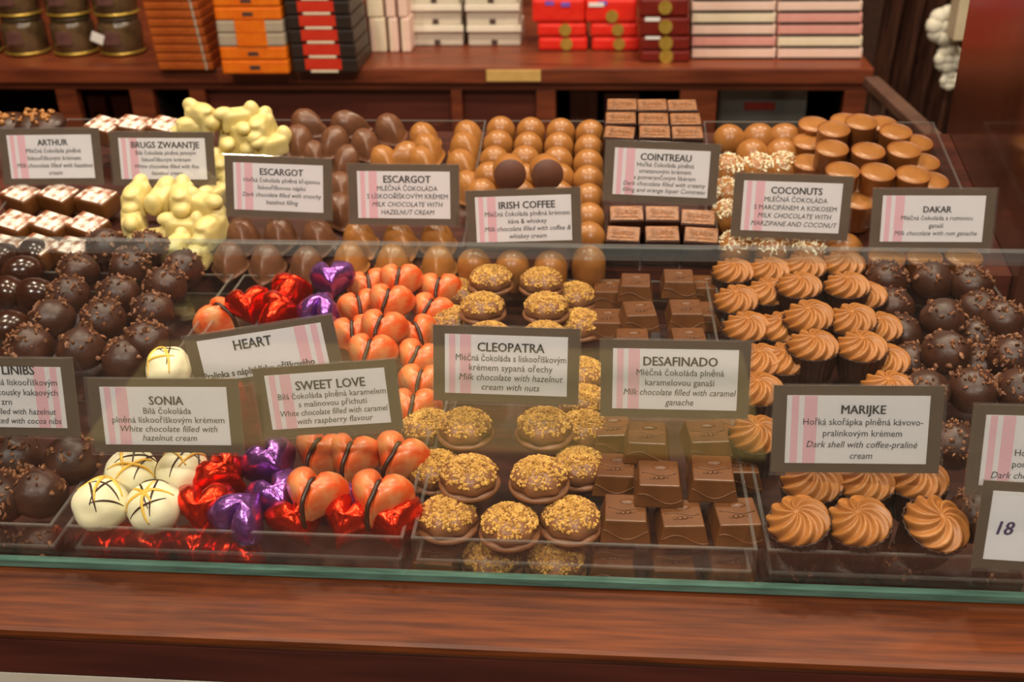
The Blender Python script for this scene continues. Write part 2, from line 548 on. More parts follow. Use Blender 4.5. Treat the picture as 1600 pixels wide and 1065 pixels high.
KIND['snaildark'] = Kind('dark_snail_chocolate', 'chocolate', 0.010, [mk_snail(M['snail'])])
KIND['snailmilk'] = Kind('milk_snail_chocolate', 'chocolate', 0.010, [mk_snail(M['milkpale'])])


# ---- round topped barrel
def mk_bullet():
    bm = bmesh.new()
    prof = [(0.0126, 0.0008), (0.0133, 0.0024), (0.0134, 0.012)] + [(0.0134 * math.cos(t), 0.0165 + 0.0134 * math.sin(t)) for t in [PI / 2 * i / 9 for i in range(9)]] + [(0, 0.0299)]
    lathe(bm, prof, 36, cap=False)
    body = mesh_from(bm, 'domed_chocolate', M['milkpale'])
    bm = bmesh.new(); lathe(bm, [(0, 0), (0.0128, 0), (0.0132, 0.0008), (0.0127, 0.0016), (0, 0.0016)], 36)
    return body, [('base', mesh_from(bm, 'base', M['milkbase']), 'flat matt chocolate base', None)]


KIND['bullet'] = Kind('domed_chocolate', 'chocolate', 0.022, [mk_bullet()])


# ---- dark block with glazed top
def mk_block(seed):
    bm = bmesh.new(); add_box(bm, (0, 0, 0.0115), (0.0285, 0.0215, 0.023), None, 0.0012, 0.97)
    body = mesh_from(bm, 'dark_block', M['dark'], False)
    bm = bmesh.new(); add_box(bm, (0, 0, 0.0233), (0.0262, 0.0192, 0.0012), None, 0.0004)
    add_box(bm, (0, 0, 0.0240), (0.018, 0.012, 0.0008), None, 0.0003)
    for i in range(5):
        add_tube(bm, [(-0.007 + 0.0035 * i + 0.0012 * math.cos(t), 0.002 * math.sin(t) * (1 + .5 * (i % 2)), 0.0246) for t in [j * PI / 4 for j in range(9)]], 0.0004, 5)
    return body, [('glazed_top', mesh_from(bm, 'glazed_top', M['copper'], False), 'shiny embossed top', None)]


KIND['block'] = Kind('dark_block_chocolate', 'chocolate', 0.0235, [mk_block(0)])


# ---- coconut ball
def mk_coco(seed, bare=False):
    rng = random.Random(500 + seed)
    r = 0.0148
    bm, h = lump(r, 4, 0.04, 90, (1, 1, 1.02), seed + 40)
    body = mesh_from(bm, 'coconut_ball', M['milkpale'])
    if bare: return body, []
    bm = bmesh.new()
    for k in range(190):
        d = Vector((rng.gauss(0, 1), rng.gauss(0, 1), abs(rng.gauss(0.3, 1)))).normalized()
        if d.z < 0.35 + rng.uniform(0, .25): continue
        add_ico(bm, d * (r * 1.01) + Vector((0, 0, h)), rng.uniform(0.0011, 0.0020), 1, (1.5, 0.6, 0.4), 0.2, rng=rng)
    return body, [('coconut_flakes', mesh_from(bm, 'coconut_flakes', M['coco'], False), 'white coconut flakes', 'stuff')]


KIND['coco'] = Kind('coconut_ball', 'chocolate', 0.0150, [mk_coco(i) for i in range(3)])
KIND['cocobare'] = Kind('plain_coconut_ball', 'chocolate', 0.0150, [mk_coco(9, True)])


# ---- cylinder with dished top
def mk_cyl():
    bm = bmesh.new()
    lathe(bm, [(0, 0), (0.0122, 0), (0.0130, 0.0008), (0.0136, 0.0225), (0.0140, 0.0240), (0.0137, 0.0247), (0.0130, 0.0247), (0.0126, 0.0240)], 40, cap=False)
    body = mesh_from(bm, 'round_chocolate', M['milk'])
    bm = bmesh.new(); lathe(bm, [(0.0127, 0.0236), (0.0125, 0.0242), (0.006, 0.0245), (0, 0.0246)], 40, cap=False)
    return body, [('top_disc', mesh_from(bm, 'top_disc', M['milkpale']), 'paler flat top', None)]


KIND['cyl'] = Kind('cylinder_chocolate', 'chocolate', 0.0245, [mk_cyl()])


# ---- block with marbled icing
def mk_iced(seed):
    bm = bmesh.new(); add_box(bm, (0, 0, 0.008), (0.0300, 0.0225, 0.016), None, 0.0025, 0.96)
    body = mesh_from(bm, 'iced_block', M['square'])
    bm = bmesh.new(); add_box(bm, (0, 0, 0.0162), (0.0270, 0.0195, 0.0022), None, 0.0009)
    for v in bm.verts:
        v.co.z += 0.0012 * noise.noise(v.co * 180 + Vector((seed, 0, 0))) - 6.0 * v.co.x ** 2
    return body, [('marbled_icing', mesh_from(bm, 'marbled_icing', M['icing']), 'white marbled icing', None)]


KIND['iced'] = Kind('iced_block', 'chocolate', 0.015, [mk_iced(i) for i in range(2)])


# ---- white swan shape
def mk_swan(seed):
    rng = random.Random(600 + seed)
    bm = bmesh.new(); I3 = Matrix.Identity(3)
    if seed == 0:
        add_box(bm, (0, 0, 0.0095), (0.030, 0.0205, 0.019), None, 0.0030, 0.80)
        add_ico(bm, (0.0120, 0, 0.0170), 0.0068, 3, (1.2, 0.9, 1.0), rot=I3)
        add_ico(bm, (-0.0150, 0, 0.0100), 0.0062, 3, (1.0, 1.1, 0.9), rot=I3)
        add_ico(bm, (-0.0030, 0, 0.0190), 0.0085, 3, (1.3, 0.9, 0.45), rot=I3)
    else:
        add_box(bm, (0, 0, 0.0085), (0.027, 0.0180, 0.017), Euler((0, 0.12, 0)).to_matrix(), 0.0035, 0.86)
        add_ico(bm, (0.0135, 0.001, 0.0120), 0.0078, 3, (0.9, 0.95, 1.25), rot=I3)
        add_ico(bm, (-0.0100, 0, 0.0165), 0.0070, 3, (1.2, 0.95, 0.7), rot=I3)
    me = bpy.data.meshes.new('tmp'); bm.to_mesh(me); bm.free()
    o = bpy.data.objects.new('tmp', me); C.objects.link(o)
    md = o.modifiers.new('r', 'REMESH'); md.mode = 'VOXEL'; md.voxel_size = 0.0011
    ms = o.modifiers.new('s', 'SMOOTH'); ms.iterations = 6; ms.factor = 0.5
    dg = bpy.context.evaluated_depsgraph_get(); dg.update()
    m2 = bpy.data.meshes.new_from_object(o.evaluated_get(dg))
    bpy.data.objects.remove(o); bpy.data.meshes.remove(me)
    m2.name = 'white_swan'; m2.materials.clear(); m2.materials.append(M['ivory'])
    for v in m2.vertices:
        if v.co.z < 0.001: v.co.z = 0.001
        v.co.z -= 0.001
    for p in m2.polygons: p.use_smooth = True
    return m2, []


KIND['swan'] = Kind('white_swan_chocolate', 'chocolate', 0.010, [mk_swan(0), mk_swan(1)])


# ---- smooth glossy dark barrel
def mk_smooth():
    bm, h = lump(0.0145, 4, 0.03, 60, (1.15, 0.92, 0.9), 3)
    return mesh_from(bm, 'glossy_dark', M['darkgloss']), []


KIND['smooth'] = Kind('glossy_dark_chocolate', 'chocolate', 0.0135, [mk_smooth()])


def mk_flor(seed):
    rng = random.Random(700 + seed)
    bm = bmesh.new(); lathe(bm, [(0, 0), (0.016, 0), (0.018, 0.003), (0.017, 0.007), (0.010, 0.010), (0, 0.0108)], 30)
    body = mesh_from(bm, 'fruit_disc', M['dark'])
    bm = bmesh.new()
    for k in range(16):
        a = rng.uniform(0, 6.3); r = rng.uniform(0, 0.013)
        add_ico(bm, (r * math.cos(a), r * math.sin(a), 0.0112), rng.uniform(0.0018, 0.0034), 1, (1.3, 1, 0.7), 0.15, rng=rng)
    return body, [('candied_topping', mesh_from(bm, 'candied_topping', M['milkpale']), 'candied nut pieces', 'stuff')]


KIND['flor'] = Kind('topped_disc_chocolate', 'chocolate', 0.010, [mk_flor(i) for i in range(2)])

RAD = {'cleo': 0.0172, 'square': 0.0152, 'cup': 0.0165, 'nib': 0.0158, 'sonia': 0.0145, 'red': 0.0125, 'purple': 0.0125, 'love': 0.0125}
SCL = {'cup': 1.05, 'sonia': 1.06, 'love': 1.15, 'swan': 1.08, 'iced': 1.1, 'red': 1.2, 'purple': 1.2, 'cleo': 1.03}
ORD = ['first', 'second', 'third', 'fourth', 'fifth', 'sixth', 'seventh', 'eighth', 'ninth', 'tenth', 'eleventh', 'twelfth']
CNT = [0]


def place(kind, px, py, label, group, layer=0.0, base='front', rz=None, tilt=(0, 0), var=None, scale=1.0, dz=0.0):
    K = KIND[kind]
    CNT[0] += 1
    rng = random.Random(CNT[0] * 13 + 5)
    scale *= SCL.get(kind, 1.0)
    hc = K.hc * scale
    if base == 'front': z0, sl = TRAY, 0.0
    elif base == 'deck': z0, sl = FLOOR + 0.0022, 0.0
    else: z0, sl = REAR, BSL
    nrm = BN if sl else Vector((0, 0, 1))
    up = layer + hc
    p = at(px, py, z0 + up / nrm.z, sl)
    p = p - nrm * hc
    if base != 'back':
        p.y = max(p.y, gy0 + gt + (0.0045 if base == 'deck' else 0.002) + RAD.get(kind, 0.0155) * scale)
    rot = Euler((BTILT if sl else 0, 0, 0)).to_matrix()
    a = rng.uniform(-PI, PI) if rz is None else rz + rng.uniform(-.08, .08)
    loc = Euler((tilt[0], tilt[1], 0)).to_matrix() @ Euler((0, 0, a)).to_matrix()
    s = scale * rng.uniform(0.975, 1.02)
    if tilt != (0, 0) and kind in ('red', 'purple', 'love', 'bullet'):      # turn about the middle, not the base
        p = p + nrm * hc - (rot @ loc) @ Vector((0, 0, hc))
    mw = Matrix.Translation(p) @ (rot @ loc).to_4x4() @ Matrix.Scale(s, 4)
    v = K.var[(CNT[0] if var is None else var) % len(K.var)]
    o = obj(K.name, v[0], None, mw)
    tag(o, label, K.cat, group)
    for (pn, pm, pl, pk) in v[1]:
        c = obj(pn, pm, o)
        if pl: c['label'] = pl
        if pk: c['kind'] = pk
    return o


def rows(kind, desc, group, data, **kw):
    """data: list of (row phrase, layer, [(px, py[, rz[, tilt]]), ...]) left to right"""
    for phrase, layer, pts in data:
        for i, p in enumerate(pts):
            if len(pts) == 1: lab = '%s %s' % (desc, phrase)
            elif i == 0: lab = '%s leftmost %s' % (desc, phrase)
            elif i == len(pts) - 1: lab = '%s rightmost %s' % (desc, phrase)
            else: lab = '%s %s from left %s' % (desc, ORD[i], phrase)
            k2 = dict(kw)
            if len(p) > 2 and p[2] is not None: k2['rz'] = p[2]
            if len(p) > 3: k2['tilt'] = p[3]
            place(kind, p[0], p[1], lab, group, layer, **k2)


# ================================================================== STRUCTURE
def struct(name, me, mw=None):
    o = obj(name, me, None, mw); o['kind'] = 'structure'
    return o


def bx(x0, x1, y0, y1, z0, z1):
    return ((x0 + x1) / 2, (y0 + y1) / 2, (z0 + z1) / 2), (x1 - x0, y1 - y0, z1 - z0)


XL, XR, YF, YB, ZC = -2.6, 2.6, -3.6, 2.75, 2.72
struct('floor', box_mesh('floor', M['floor'], [bx(XL, XR, YF, YB, -0.1, 0)]))
struct('ceiling', box_mesh('ceiling', M['ceil'], [bx(XL, XR, YF, YB, ZC, ZC + 0.1)]))
struct('wall_back', box_mesh('wall_back', M['darkwall'], [bx(XL, XR, YB, YB + 0.1, 0, ZC)]))
struct('wall_front', box_mesh('wall_front', M['wall'], [bx(XL, XR, YF - 0.1, YF, 0, ZC)]))
struct('wall_left', box_mesh('wall_left', M['darkwall'], [bx(XL - 0.1, XL, YF, YB, 0, ZC)]))
struct('wall_right', box_mesh('wall_right', M['darkwall'], [bx(XR, XR + 0.1, YF, YB, 0, ZC)]))
for i, (lx, ly) in enumerate(LAMPS):
    bm = bmesh.new(); lathe(bm, [(0.075, 0.0), (0.10, 0.0), (0.10, 0.03), (0.075, 0.03)], 32, cap=False)
    bm.faces.ensure_lookup_table()
    e = empty('ceiling_spotlight', Matrix.Translation((lx, ly, ZC - 0.03)))
    tag(e, 'round recessed ceiling spotlight above the counter hall', 'lamp', 'ceiling spotlights')
    obj('trim_ring', mesh_from(bm, 'trim_ring', M['metal']), e)
    bm = bmesh.new(); lathe(bm, [(0, 0.012), (0.074, 0.012), (0.074, 0.016), (0, 0.016)], 32)
    obj('diffuser', mesh_from(bm, 'diffuser', M['lampglow']), e)

# ---- sales counter: body, wooden rail, deck, riser, glass
ctr = empty('sales_counter', Matrix.Translation((0, 0.7, 0)))
tag(ctr, 'polished brown wooden sales counter with glass screen carrying the chocolate trays', 'counter')
def child(name, m, boxes, parent, bev=0.0, off=Vector((0, 0.7, 0)), label=None):
    o = obj(name, box_mesh(name, m, [((Vector(b[0]) - off), b[1]) for b in boxes], bev), parent)
    if label: o['label'] = label
    return o
XA, XB = -1.3, 1.3
child('cabinet_body', M['white'], [bx(XA, XB, 0.3978, 1.03, 0, 0.8685)], ctr, label='pale lower front of counter')
child('front_rail', M['counter'], [bx(XA, XB, 0.3965, 0.4490, 0.893, DECK)], ctr, 0.003, label='polished wooden top rail')
child('fascia_board', M['fascia'], [bx(XA, XB, 0.3975, 0.42, 0.8695, 0.8928)], ctr, 0.0006)
child('deck_board', M['deck'], [bx(XA, XB, 0.4492, 1.03, 0.8690, FLOOR)], ctr)
bm = bmesh.new()
zr = lambda y: REAR - 0.003 + BSL * (y - BY0)
vs = [bm.verts.new((x, y - 0.7, z)) for x in (XA, 0.3215) for y, z in ((0.80, FLOOR), (1.01, FLOOR), (1.01, zr(1.01)), (0.80, zr(0.80)))]
for f in ((0, 1, 2, 3), (4, 5, 6, 7), (0, 1, 5, 4), (1, 2, 6, 5), (2, 3, 7, 6), (3, 0, 4, 7)): bm.faces.new([vs[i] for i in f])
obj('sloping_riser', mesh_from(bm, 'sloping_riser', M['deck'], False), ctr)

gp = empty('glass_screen', Matrix.Translation((0, gy0, DECK + 0.0003)))
tag(gp, 'clear upright glass screen with green lower edge along the counter front', 'glass screen')
rotg = Euler((GA - PI / 2, 0, 0)).to_matrix()          # local z rises along the pane, leaning away
rotg = Euler((-(PI / 2 - GA), 0, 0)).to_matrix()
bm = bmesh.new(); add_box(bm, rotg @ Vector((0, gt / 2, gs / 2)), (XB - XA, gt, gs - 0.012), rotg)
obj('pane', mesh_from(bm, 'pane', M['glass'], False), gp)
for nm, z0, z1 in (('lower_edge', 0.0004, 0.0046), ('upper_edge', gs - 0.006, gs)):
    bm = bmesh.new(); add_box(bm, rotg @ Vector((0, gt / 2, (z0 + z1) / 2)), (XB - XA, gt + 0.0, z1 - z0), rotg)
    o = obj(nm, mesh_from(bm, nm, M['glassedge' if nm == 'lower_edge' else 'glasstop'], False), gp)
    o['label'] = 'green glass edge' if nm == 'lower_edge' else 'pale polished glass edge'

# ---- end panel at the right
ep = obj('end_panel', box_mesh('end_panel', M['endwood'], [bx(0.322, 0.342, 0.7900, 1.02, FLOOR, 1.75)], 0.001))
tag(ep, 'tall glossy red-brown wooden panel closing the right end of the display', 'panel')

# ---- trays
def tray(label, x0, x1, y0, y1, z, h, slope=0.0, rot=0.0, group='clear trays of chocolates'):
    w, d, t = x1 - x0, y1 - y0, 0.0018
    bm = bmesh.new()
    add_box(bm, (0, d / 2, -t / 2), (w, d, t))
    for c, s in (((0, t / 2, h / 2), (w, t, h)), ((0, d - t / 2, h / 2), (w, t, h)), ((-w / 2 + t / 2, d / 2, h / 2), (t, d - 2 * t, h)), ((w / 2 - t / 2, d / 2, h / 2), (t, d - 2 * t, h))):
        add_box(bm, c, s)
    me = mesh_from(bm, 'acrylic_tray', M['acryl'], False)
    mw = Matrix.Translation(((x0 + x1) / 2, y0, z)) @ Euler((math.atan(slope), 0, rot)).to_matrix().to_4x4()
    o = obj('acrylic_tray', me, None, mw)
    tag(o, label, 'tray', group)
    bm = bmesh.new(); e = 0.0011
    add_box(bm, (0, t / 2, h + e / 2), (w, t, e)); add_box(bm, (0, d - t / 2, h + e / 2), (w, t, e))
    add_box(bm, (-w / 2 + t / 2, d / 2, h + e / 2), (t, d - 2 * t, e)); add_box(bm, (w / 2 - t / 2, d / 2, h + e / 2), (t, d - 2 * t, e))
    c = obj('polished_rim', mesh_from(bm, 'polished_rim', M['rim'], False), o); c['label'] = 'pale polished rim'
    return o


FT = [('cocoa nib truffles at the left', -0.470, -0.292, 0.0), ('foil hearts, raspberry hearts and white truffles', -0.284, -0.100, 0), ('nut-topped chocolates and moulded squares', -0.096, 0.084, 0), ('swirl cups and right-hand nib truffles', 0.089, 0.300, 0)]
for lab, x0, x1, ro in FT:
    tray('clear front upper tray holding ' + lab, x0, x1, 0.4496, 0.775, TRAY, 0.012)
    tray('clear lower tray under ' + lab, x0 + 0.002, x1 - 0.002, 0.4496, 0.77, FLOOR + 0.002, 0.0205)
BT = [('iced blocks and white swans', -0.515, -0.324), ('dark and milk snail shells', -0.318, -0.108), ('domed chocolates and dark blocks', -0.103, 0.088), ('coconut balls and cylinder chocolates', 0.093, 0.300)]
for lab, x0, x1 in BT:
    tray('clear sloping rear tray holding ' + lab, x0, x1, 0.800, 1.000, REAR, 0.017, BSL)

# ================================================================== CHOCOLATES
# --- nut-topped discs
g = 'nut-topped chocolates'
rows('cleo', 'nut-topped chocolate', g, [
    ('in front row beside the moulded squares', 0, [(699, 800), (796, 812), (892, 803)]),
    ('on floor behind front row', 0, [(683, 728), (905, 722)]),
    ('just below the middle name card, bottom layer', 0, [(668, 662), (912, 664)]),
    ('at bottom layer beside upper half of name card', 0, [(702, 494), (908, 578)]),
    ('at bottom layer, back of its pile', 0, [(720, 452), (898, 457)]),
    ('at bottom layer, above right end of name card', 0, [(906, 500)]),
    ('at bottom layer, right of name card foot', 0, [(914, 622)]),
    ('in upper layer nearest the glass', 0.015, [(733, 736), (842, 738)]),
    ('in upper layer under the name card', 0.015, [(727, 660), (850, 660)]),
    ('in upper layer peeping over the name card', 0.015, [(764, 522), (850, 520)]),
    ('in upper layer second from the back', 0.015, [(754, 474), (853, 474)]),
    ('in upper layer at the very back', 0.015, [(767, 431), (846, 434)])])
rows('cleo', 'nut-topped chocolate', g, [('on the counter deck under the tray', 0, [(768, 874), (868, 878)])], base='deck')

# --- moulded squares
g = 'moulded milk chocolate squares'
rows('square', 'moulded milk chocolate square', g, [
    ('in front row', 0, [(977, 806), (1064, 814), (1150, 812)]),
    ('in second row, bottom layer', 0, [(962, 738), (1152, 732)]),
    ('in third row, bottom layer', 0, [(957, 676), (1146, 672)]),
    ('at back of pile, bottom layer', 0, [(950, 456), (1106, 450)]),
    ('one row before the back, bottom layer', 0, [(948, 504), (1112, 492)]),
    ('in upper layer nearest the glass', 0.0128, [(1029, 752), (1112, 744)]),
    ('in upper layer just below its name card', 0.0128, [(1011, 688), (1104, 686)]),
    ('in upper layer just over its name card', 0.0128, [(988, 536), (1076, 536)]),
    ('in upper layer second from back', 0.0128, [(999, 492), (1071, 490)]),
    ('in upper layer at the back', 0.0128, [(993, 447), (1060, 441)])], rz=0.05)
rows('square', 'moulded milk chocolate square', g, [('on the deck under the trays', 0, [(682, 872), (958, 876), (1050, 882), (1138, 882)])], base='deck', rz=0.03)

# --- swirl cups
g = 'dark cups with praline swirls'
T = (0.12, -0.16)
rows('cup', 'dark cup with swirl', g, [
    ('in front row under the large name card', 0, [(1262, 800, None, (.18, -.22)), (1355, 800, None, (.16, -.2)), (1447, 796, None, (.3, .18))]),
    ('half hidden beneath the large name card', 0, [(1272, 745), (1354, 742), (1436, 740)]),
    ('in back row before the coconut balls', 0, [(1148, 418), (1204, 417), (1259, 412), (1320, 408)]),
    ('in left column beside the squares, second from back', 0, [(1155, 461, None, (.1, -.1))]),
    ('in left column beside the squares, third from back', 0, [(1170, 506)]),
    ('in left column beside the squares, fourth from back', 0, [(1189, 557)]),
    ('in left column beside the squares, fifth from back', 0, [(1186, 602)]),
    ('in left column beside the squares, nearest the glass', 0, [(1186, 672)]),
    ('low in second column, furthest back', 0, [(1203, 452)]),
    ('low in second column, middle', 0, [(1222, 506)]),
    ('low in second column, next to name card', 0, [(1227, 556)]),
    ('low beside nib truffles, furthest back', 0, [(1352, 456)]),
    ('low beside nib truffles, second from back', 0, [(1374, 506)]),
    ('low beside nib truffles, third from back', 0, [(1384, 556)]),
    ('low beside nib truffles, behind name card', 0, [(1390, 600)]),
    ('in raised layer at back', 0.012, [(1251, 440), (1326, 440)]),
    ('in raised layer at middle', 0.012, [(1271, 487, None, (.12, -.15)), (1339, 490, None, (.12, -.15))]),
    ('in raised layer right behind the name card', 0.012, [(1273, 533), (1349, 535)])], tilt=(0.05, -0.05))

# --- nib truffles, left
g = 'cocoa nib truffles at the left'
rows('nib', 'nib truffle', g, [
    ('in back row of left pile', 0.018, [(164, 380), (230, 384)]),
    ('in second row of left pile', 0.016, [(122, 418), (202, 413), (284, 416)]),
    ('in third row of left pile', 0.014, [(108, 455), (184, 455), (258, 442)]),
    ('in fourth row of left pile', 0.012, [(82, 493), (162, 494), (238, 480)]),
    ('just behind left name cards', 0.008, [(46, 537), (126, 540), (226, 528)]),
    ('low beside drizzled truffle, left pile', 0.0, [(194, 556)]),
    ('just below left name card', 0.008, [(22, 710), (110, 712)]),
    ('at front of left pile', 0.0, [(-4, 772), (60, 763)])], scale=1.03)
rows('nib', 'nib truffle', g, [('on the deck below left tray', 0, [(-6, 838), (62, 842)])], base='deck', scale=0.8)
g = 'glossy dark chocolates at the left'
rows('smooth', 'glossy dark chocolate', g, [
    ('by left frame edge, back row', 0.010, [(2, 400), (54, 392)]),
    ('by left frame edge, second row', 0.006, [(34, 420)]),
    ('by left frame edge, third row', 0.008, [(10, 452), (54, 455)]),
    ('by left frame edge, front row', 0.004, [(12, 508)])])
# --- nib truffles, right
g = 'cocoa nib truffles at the right'
rows('nib', 'nib truffle', g, [
    ('in back row of right pile', 0.010, [(1386, 432), (1457, 434), (1516, 440)]),
    ('low in second row of right pile', 0.0, [(1396, 474), (1530, 478)]),
    ('raised in right pile, second from back', 0.014, [(1474, 492), (1566, 494)]),
    ('low beside swirl cups, right pile', 0.0, [(1408, 518)]),
    ('low between raised truffles, right pile', 0.0, [(1524, 524)]),
    ('raised at middle of right pile', 0.014, [(1479, 546), (1582, 552)]),
    ('low in front half of right pile', 0.0, [(1422, 562), (1530, 570)]),
    ('just behind cards at right', 0.006, [(1448, 606), (1520, 604), (1598, 604)]),
    ('between the two right name cards', 0.0, [(1490, 690)]),
    ('below the right cards, beside swirl cups', 0.0, [(1528, 800)])])
rows('nib', 'nib truffle', g, [('on the deck below right tray', 0, [(1232, 878), (1320, 884), (1406, 882), (1560, 900)])], base='deck', scale=0.8)

# --- drizzled white truffles
g = 'white truffles with drizzle'
rows('sonia', 'white drizzled truffle', g, [
    ('in front of its name card', 0.004, [(146, 798), (232, 798)]),
    ('tucked under its name card', 0.004, [(205, 732), (283, 730)]),
    ('alone behind the name cards', 0.012, [(262, 568)])], scale=1.0)
# --- foil hearts
g = 'red foil hearts'
rows('red', 'red foil heart', g, [
    ('at back beside left tray', 0.012, [(388, 476, 0.4, (.5, 0)), (438, 482, 1.8, (.3, .2)), (456, 450, 2.0, (.2, 0))]),
    ('under the corner of white truffle card', 0.004, [(352, 740, 1.2, (.3, .2))]),
    ('upright beside front purple heart', 0.002, [(316, 795, 0.1, (.7, 0))]),
    ('at front below raspberry hearts', 0.0, [(455, 838, 0.5, (.55, 0)), (531, 845, -0.3, (.6, 0)), (612, 828, 0.2, (.4, 0))])])
rows('red', 'red foil heart', g, [('lying on the deck under tray', 0, [(168, 852, 0.3, (.1, 0)), (234, 858, 0.6, (.1, 0)), (306, 858, 0.2, (.2, 0)), (372, 866, 3.1, (.1, 0))])], base='deck', scale=0.95)
g = 'purple foil hearts'
rows('purple', 'purple foil heart', g, [
    ('at the very back by raspberry hearts', 0.014, [(518, 436, 0.2, (.35, 0))]),
    ('over the slanted name card', 0.012, [(503, 478, 2.8, (.3, 0))]),
    ('below the card tilted to the right', 0.006, [(425, 722, 0.8, (.3, 0))]),
    ('in front of upright red heart', 0.004, [(376, 808, 2.6, (.35, .1))]),
    ('deep between raspberry hearts', 0.0, [(434, 778, .6, (.3, 0)), (534, 793, .2, (.2, 0))])])
# --- raspberry hearts
g = 'raspberry hearts with dark stripe'
up = (0.42, 0)
rows('love', 'orange-pink striped heart', g, [
    ('at top of back pile', 0.016, [(624, 438, 0.0, up)]),
    ('second down the back pile', 0.014, [(607, 472, -.1, up)]),
    ('third down the back pile', 0.012, [(596, 514, -.15, up)]),
    ('low at back left of pile', 0.0, [(577, 447, .4, up), (562, 480, .3, up)]),
    ('low at back by nut chocolates', 0.004, [(686, 454, .0, up)]),
    ('low second from back by nut chocolates', 0.002, [(672, 487, -.35, up)]),
    ('low third from back by nut chocolates', 0.0, [(652, 523, .5, up)]),
    ('beside slanted name card end', 0.0, [(553, 522, .3, up)]),
    ('behind top edge of tilted card', 0.008, [(578, 552, 0, up)]),
    ('low behind right corner of tilted card', 0.0, [(652, 562, -.3, up)]),
    ('low right of tilted card', 0.0, [(658, 600, 0, up)]),
    ('lowest right of tilted card', 0.0, [(646, 640, .1, up)]),
    ('at far left by name cards', 0.0, [(344, 494, 1.2, (.2, .2))]),
    ('in row right below tilted card', 0.006, [(497, 708, -.25, up), (547, 714, -.12, up), (620, 714, -.35, up)]),
    ('at front of pile', 0.014, [(488, 772, -.1, up), (590, 776, -.12, up)])])

# --- rear tier
def rear(kind, desc, group, data, **kw): rows(kind, desc, group, data, base='back', **kw)


g = 'domed milk chocolates'
rear('bullet', 'domed milk chocolate', g, [
    ('in rearmost row', 0, [(782, 196), (829, 197), (876, 199), (922, 202)]),
    ('in second row from back', 0, [(778, 218), (825, 220), (873, 221), (920, 224)]),
    ('in third row from back', 0, [(772, 242), (820, 243), (871, 245), (919, 248)]),
    ('in fourth row from back', 0, [(764, 268), (818, 270), (874, 271), (919, 274)]),
    ('in fifth row from back', 0, [(752, 294), (812, 296), (872, 298), (920, 302)]),
    ('beside name card, right column, third from glass', 0, [(920, 332)]),
    ('beside name card, right column, second from glass', 0, [(920, 364)]),
    ('in row nearest the glass', 0, [(740, 404), (800, 408), (860, 408), (920, 400)])], rz=0)
for k, (px, py) in enumerate(((794, 262), (851, 262))):
    place('bullet', px, py, 'domed milk chocolate toppled showing flat base, %s of the two' % ('left' if k == 0 else 'right'), g, 0.030, 'back', rz=0.0, tilt=(-1.9, 0.5))
g = 'dark blocks with embossed tops'
rear('block', 'dark block chocolate', g, [
    ('in rearmost row', 0.016, [(972, 163), (1019, 163), (1066, 163)]),
    ('in second row from back', 0.014, [(970, 184), (1021, 185), (1071, 186)]),
    ('in third row from back', 0.012, [(968, 206), (1023, 206), (1074, 207)]),
    ('just under its name card', 0.002, [(979, 333), (1035, 333), (1091, 339)]),
    ('in row nearest the glass', 0, [(974, 364), (1035, 364), (1096, 366)])], rz=-.03)
g = 'coconut balls'
rear('cocobare', 'plain coconut ball', g, [
    ('in rearmost row, without flakes', 0, [(1140, 214), (1186, 213), (1226, 213)]),
    ('in second row, without flakes', 0, [(1176, 238), (1222, 237)])])
rear('coco', 'coconut ball', g, [
    ('above the grey-framed card', 0, [(1138, 262), (1185, 262), (1223, 260)]),
    ('left of the grey-framed card', 0, [(1134, 300), (1136, 335)]),
    ('below the grey-framed card', 0, [(1148, 384), (1204, 386), (1262, 388)])])
rear('cocobare', 'plain coconut ball', g, [('below right end of grey-framed card', 0, [(1320, 388)])])
g = 'cylinder chocolates'
rear('cyl', 'cylinder chocolate', g, [
    ('low in rearmost row', 0.004, [(1272, 193), (1322, 189), (1378, 192)]),
    ('low at left side of pile', 0.0, [(1263, 220), (1264, 252)]),
    ('low at right side of pile', 0.0, [(1432, 223), (1442, 253), (1455, 282)]),
    ('raised in rearmost row', 0.020, [(1303, 201), (1346, 190), (1400, 204)]),
    ('raised in second row', 0.018, [(1300, 231), (1357, 235), (1413, 233)]),
    ('raised in third row over card', 0.016, [(1317, 266), (1372, 269), (1427, 272)]),
    ('low in third row', 0.0, [(1346, 290), (1395, 296)]),
    ('beside grey-framed card', 0.0, [(1342, 312)]),
    ('below right rear card', 0.0, [(1386, 400), (1444, 400), (1506, 400)])])
g = 'dark snail shell chocolates'
rear('snaildark', 'dark snail-shaped chocolate', g, [
    ('in rearmost row', 0.016, [(481, 190, 1.2), (544, 190, 1.6), (609, 199, .5)]),
    ('in second row from back', 0.010, [(466, 217, .3), (521, 218, -.2), (570, 222, .4)]),
    ('low over its name card', 0.0, [(440, 238, .9), (491, 240, .4), (542, 248, -.3)]),
    ('right of its name card', 0.0, [(532, 290, .3), (530, 325, .3)]),
    ('just below its name card', 0.004, [(378, 364, .3), (436, 362, .3), (496, 366, .3)]),
    ('in row nearest the glass', 0, [(357, 402, .1), (415, 406, .1), (478, 410, .1)])])
g = 'milk snail shell chocolates'
rear('snailmilk', 'milk snail-shaped chocolate', g, [
    ('in rearmost row', 0.006, [(663, 212, .6), (732, 210, .5)]),
    ('in second row from back', 0.006, [(668, 230, .5), (727, 228, .5)]),
    ('just above its name card', 0.002, [(600, 248, .5), (631, 242, -.8), (661, 250, .4), (722, 256, .5)]),
    ('right of its name card', 0.0, [(732, 290, .4)]),
    ('just below its name card', 0.002, [(562, 370, .6), (625, 372, .5), (684, 370, .5)]),
    ('in row nearest the glass', 0, [(546, 402, .1), (613, 406, .1), (684, 408, .1)])])
g = 'blocks with marbled icing'
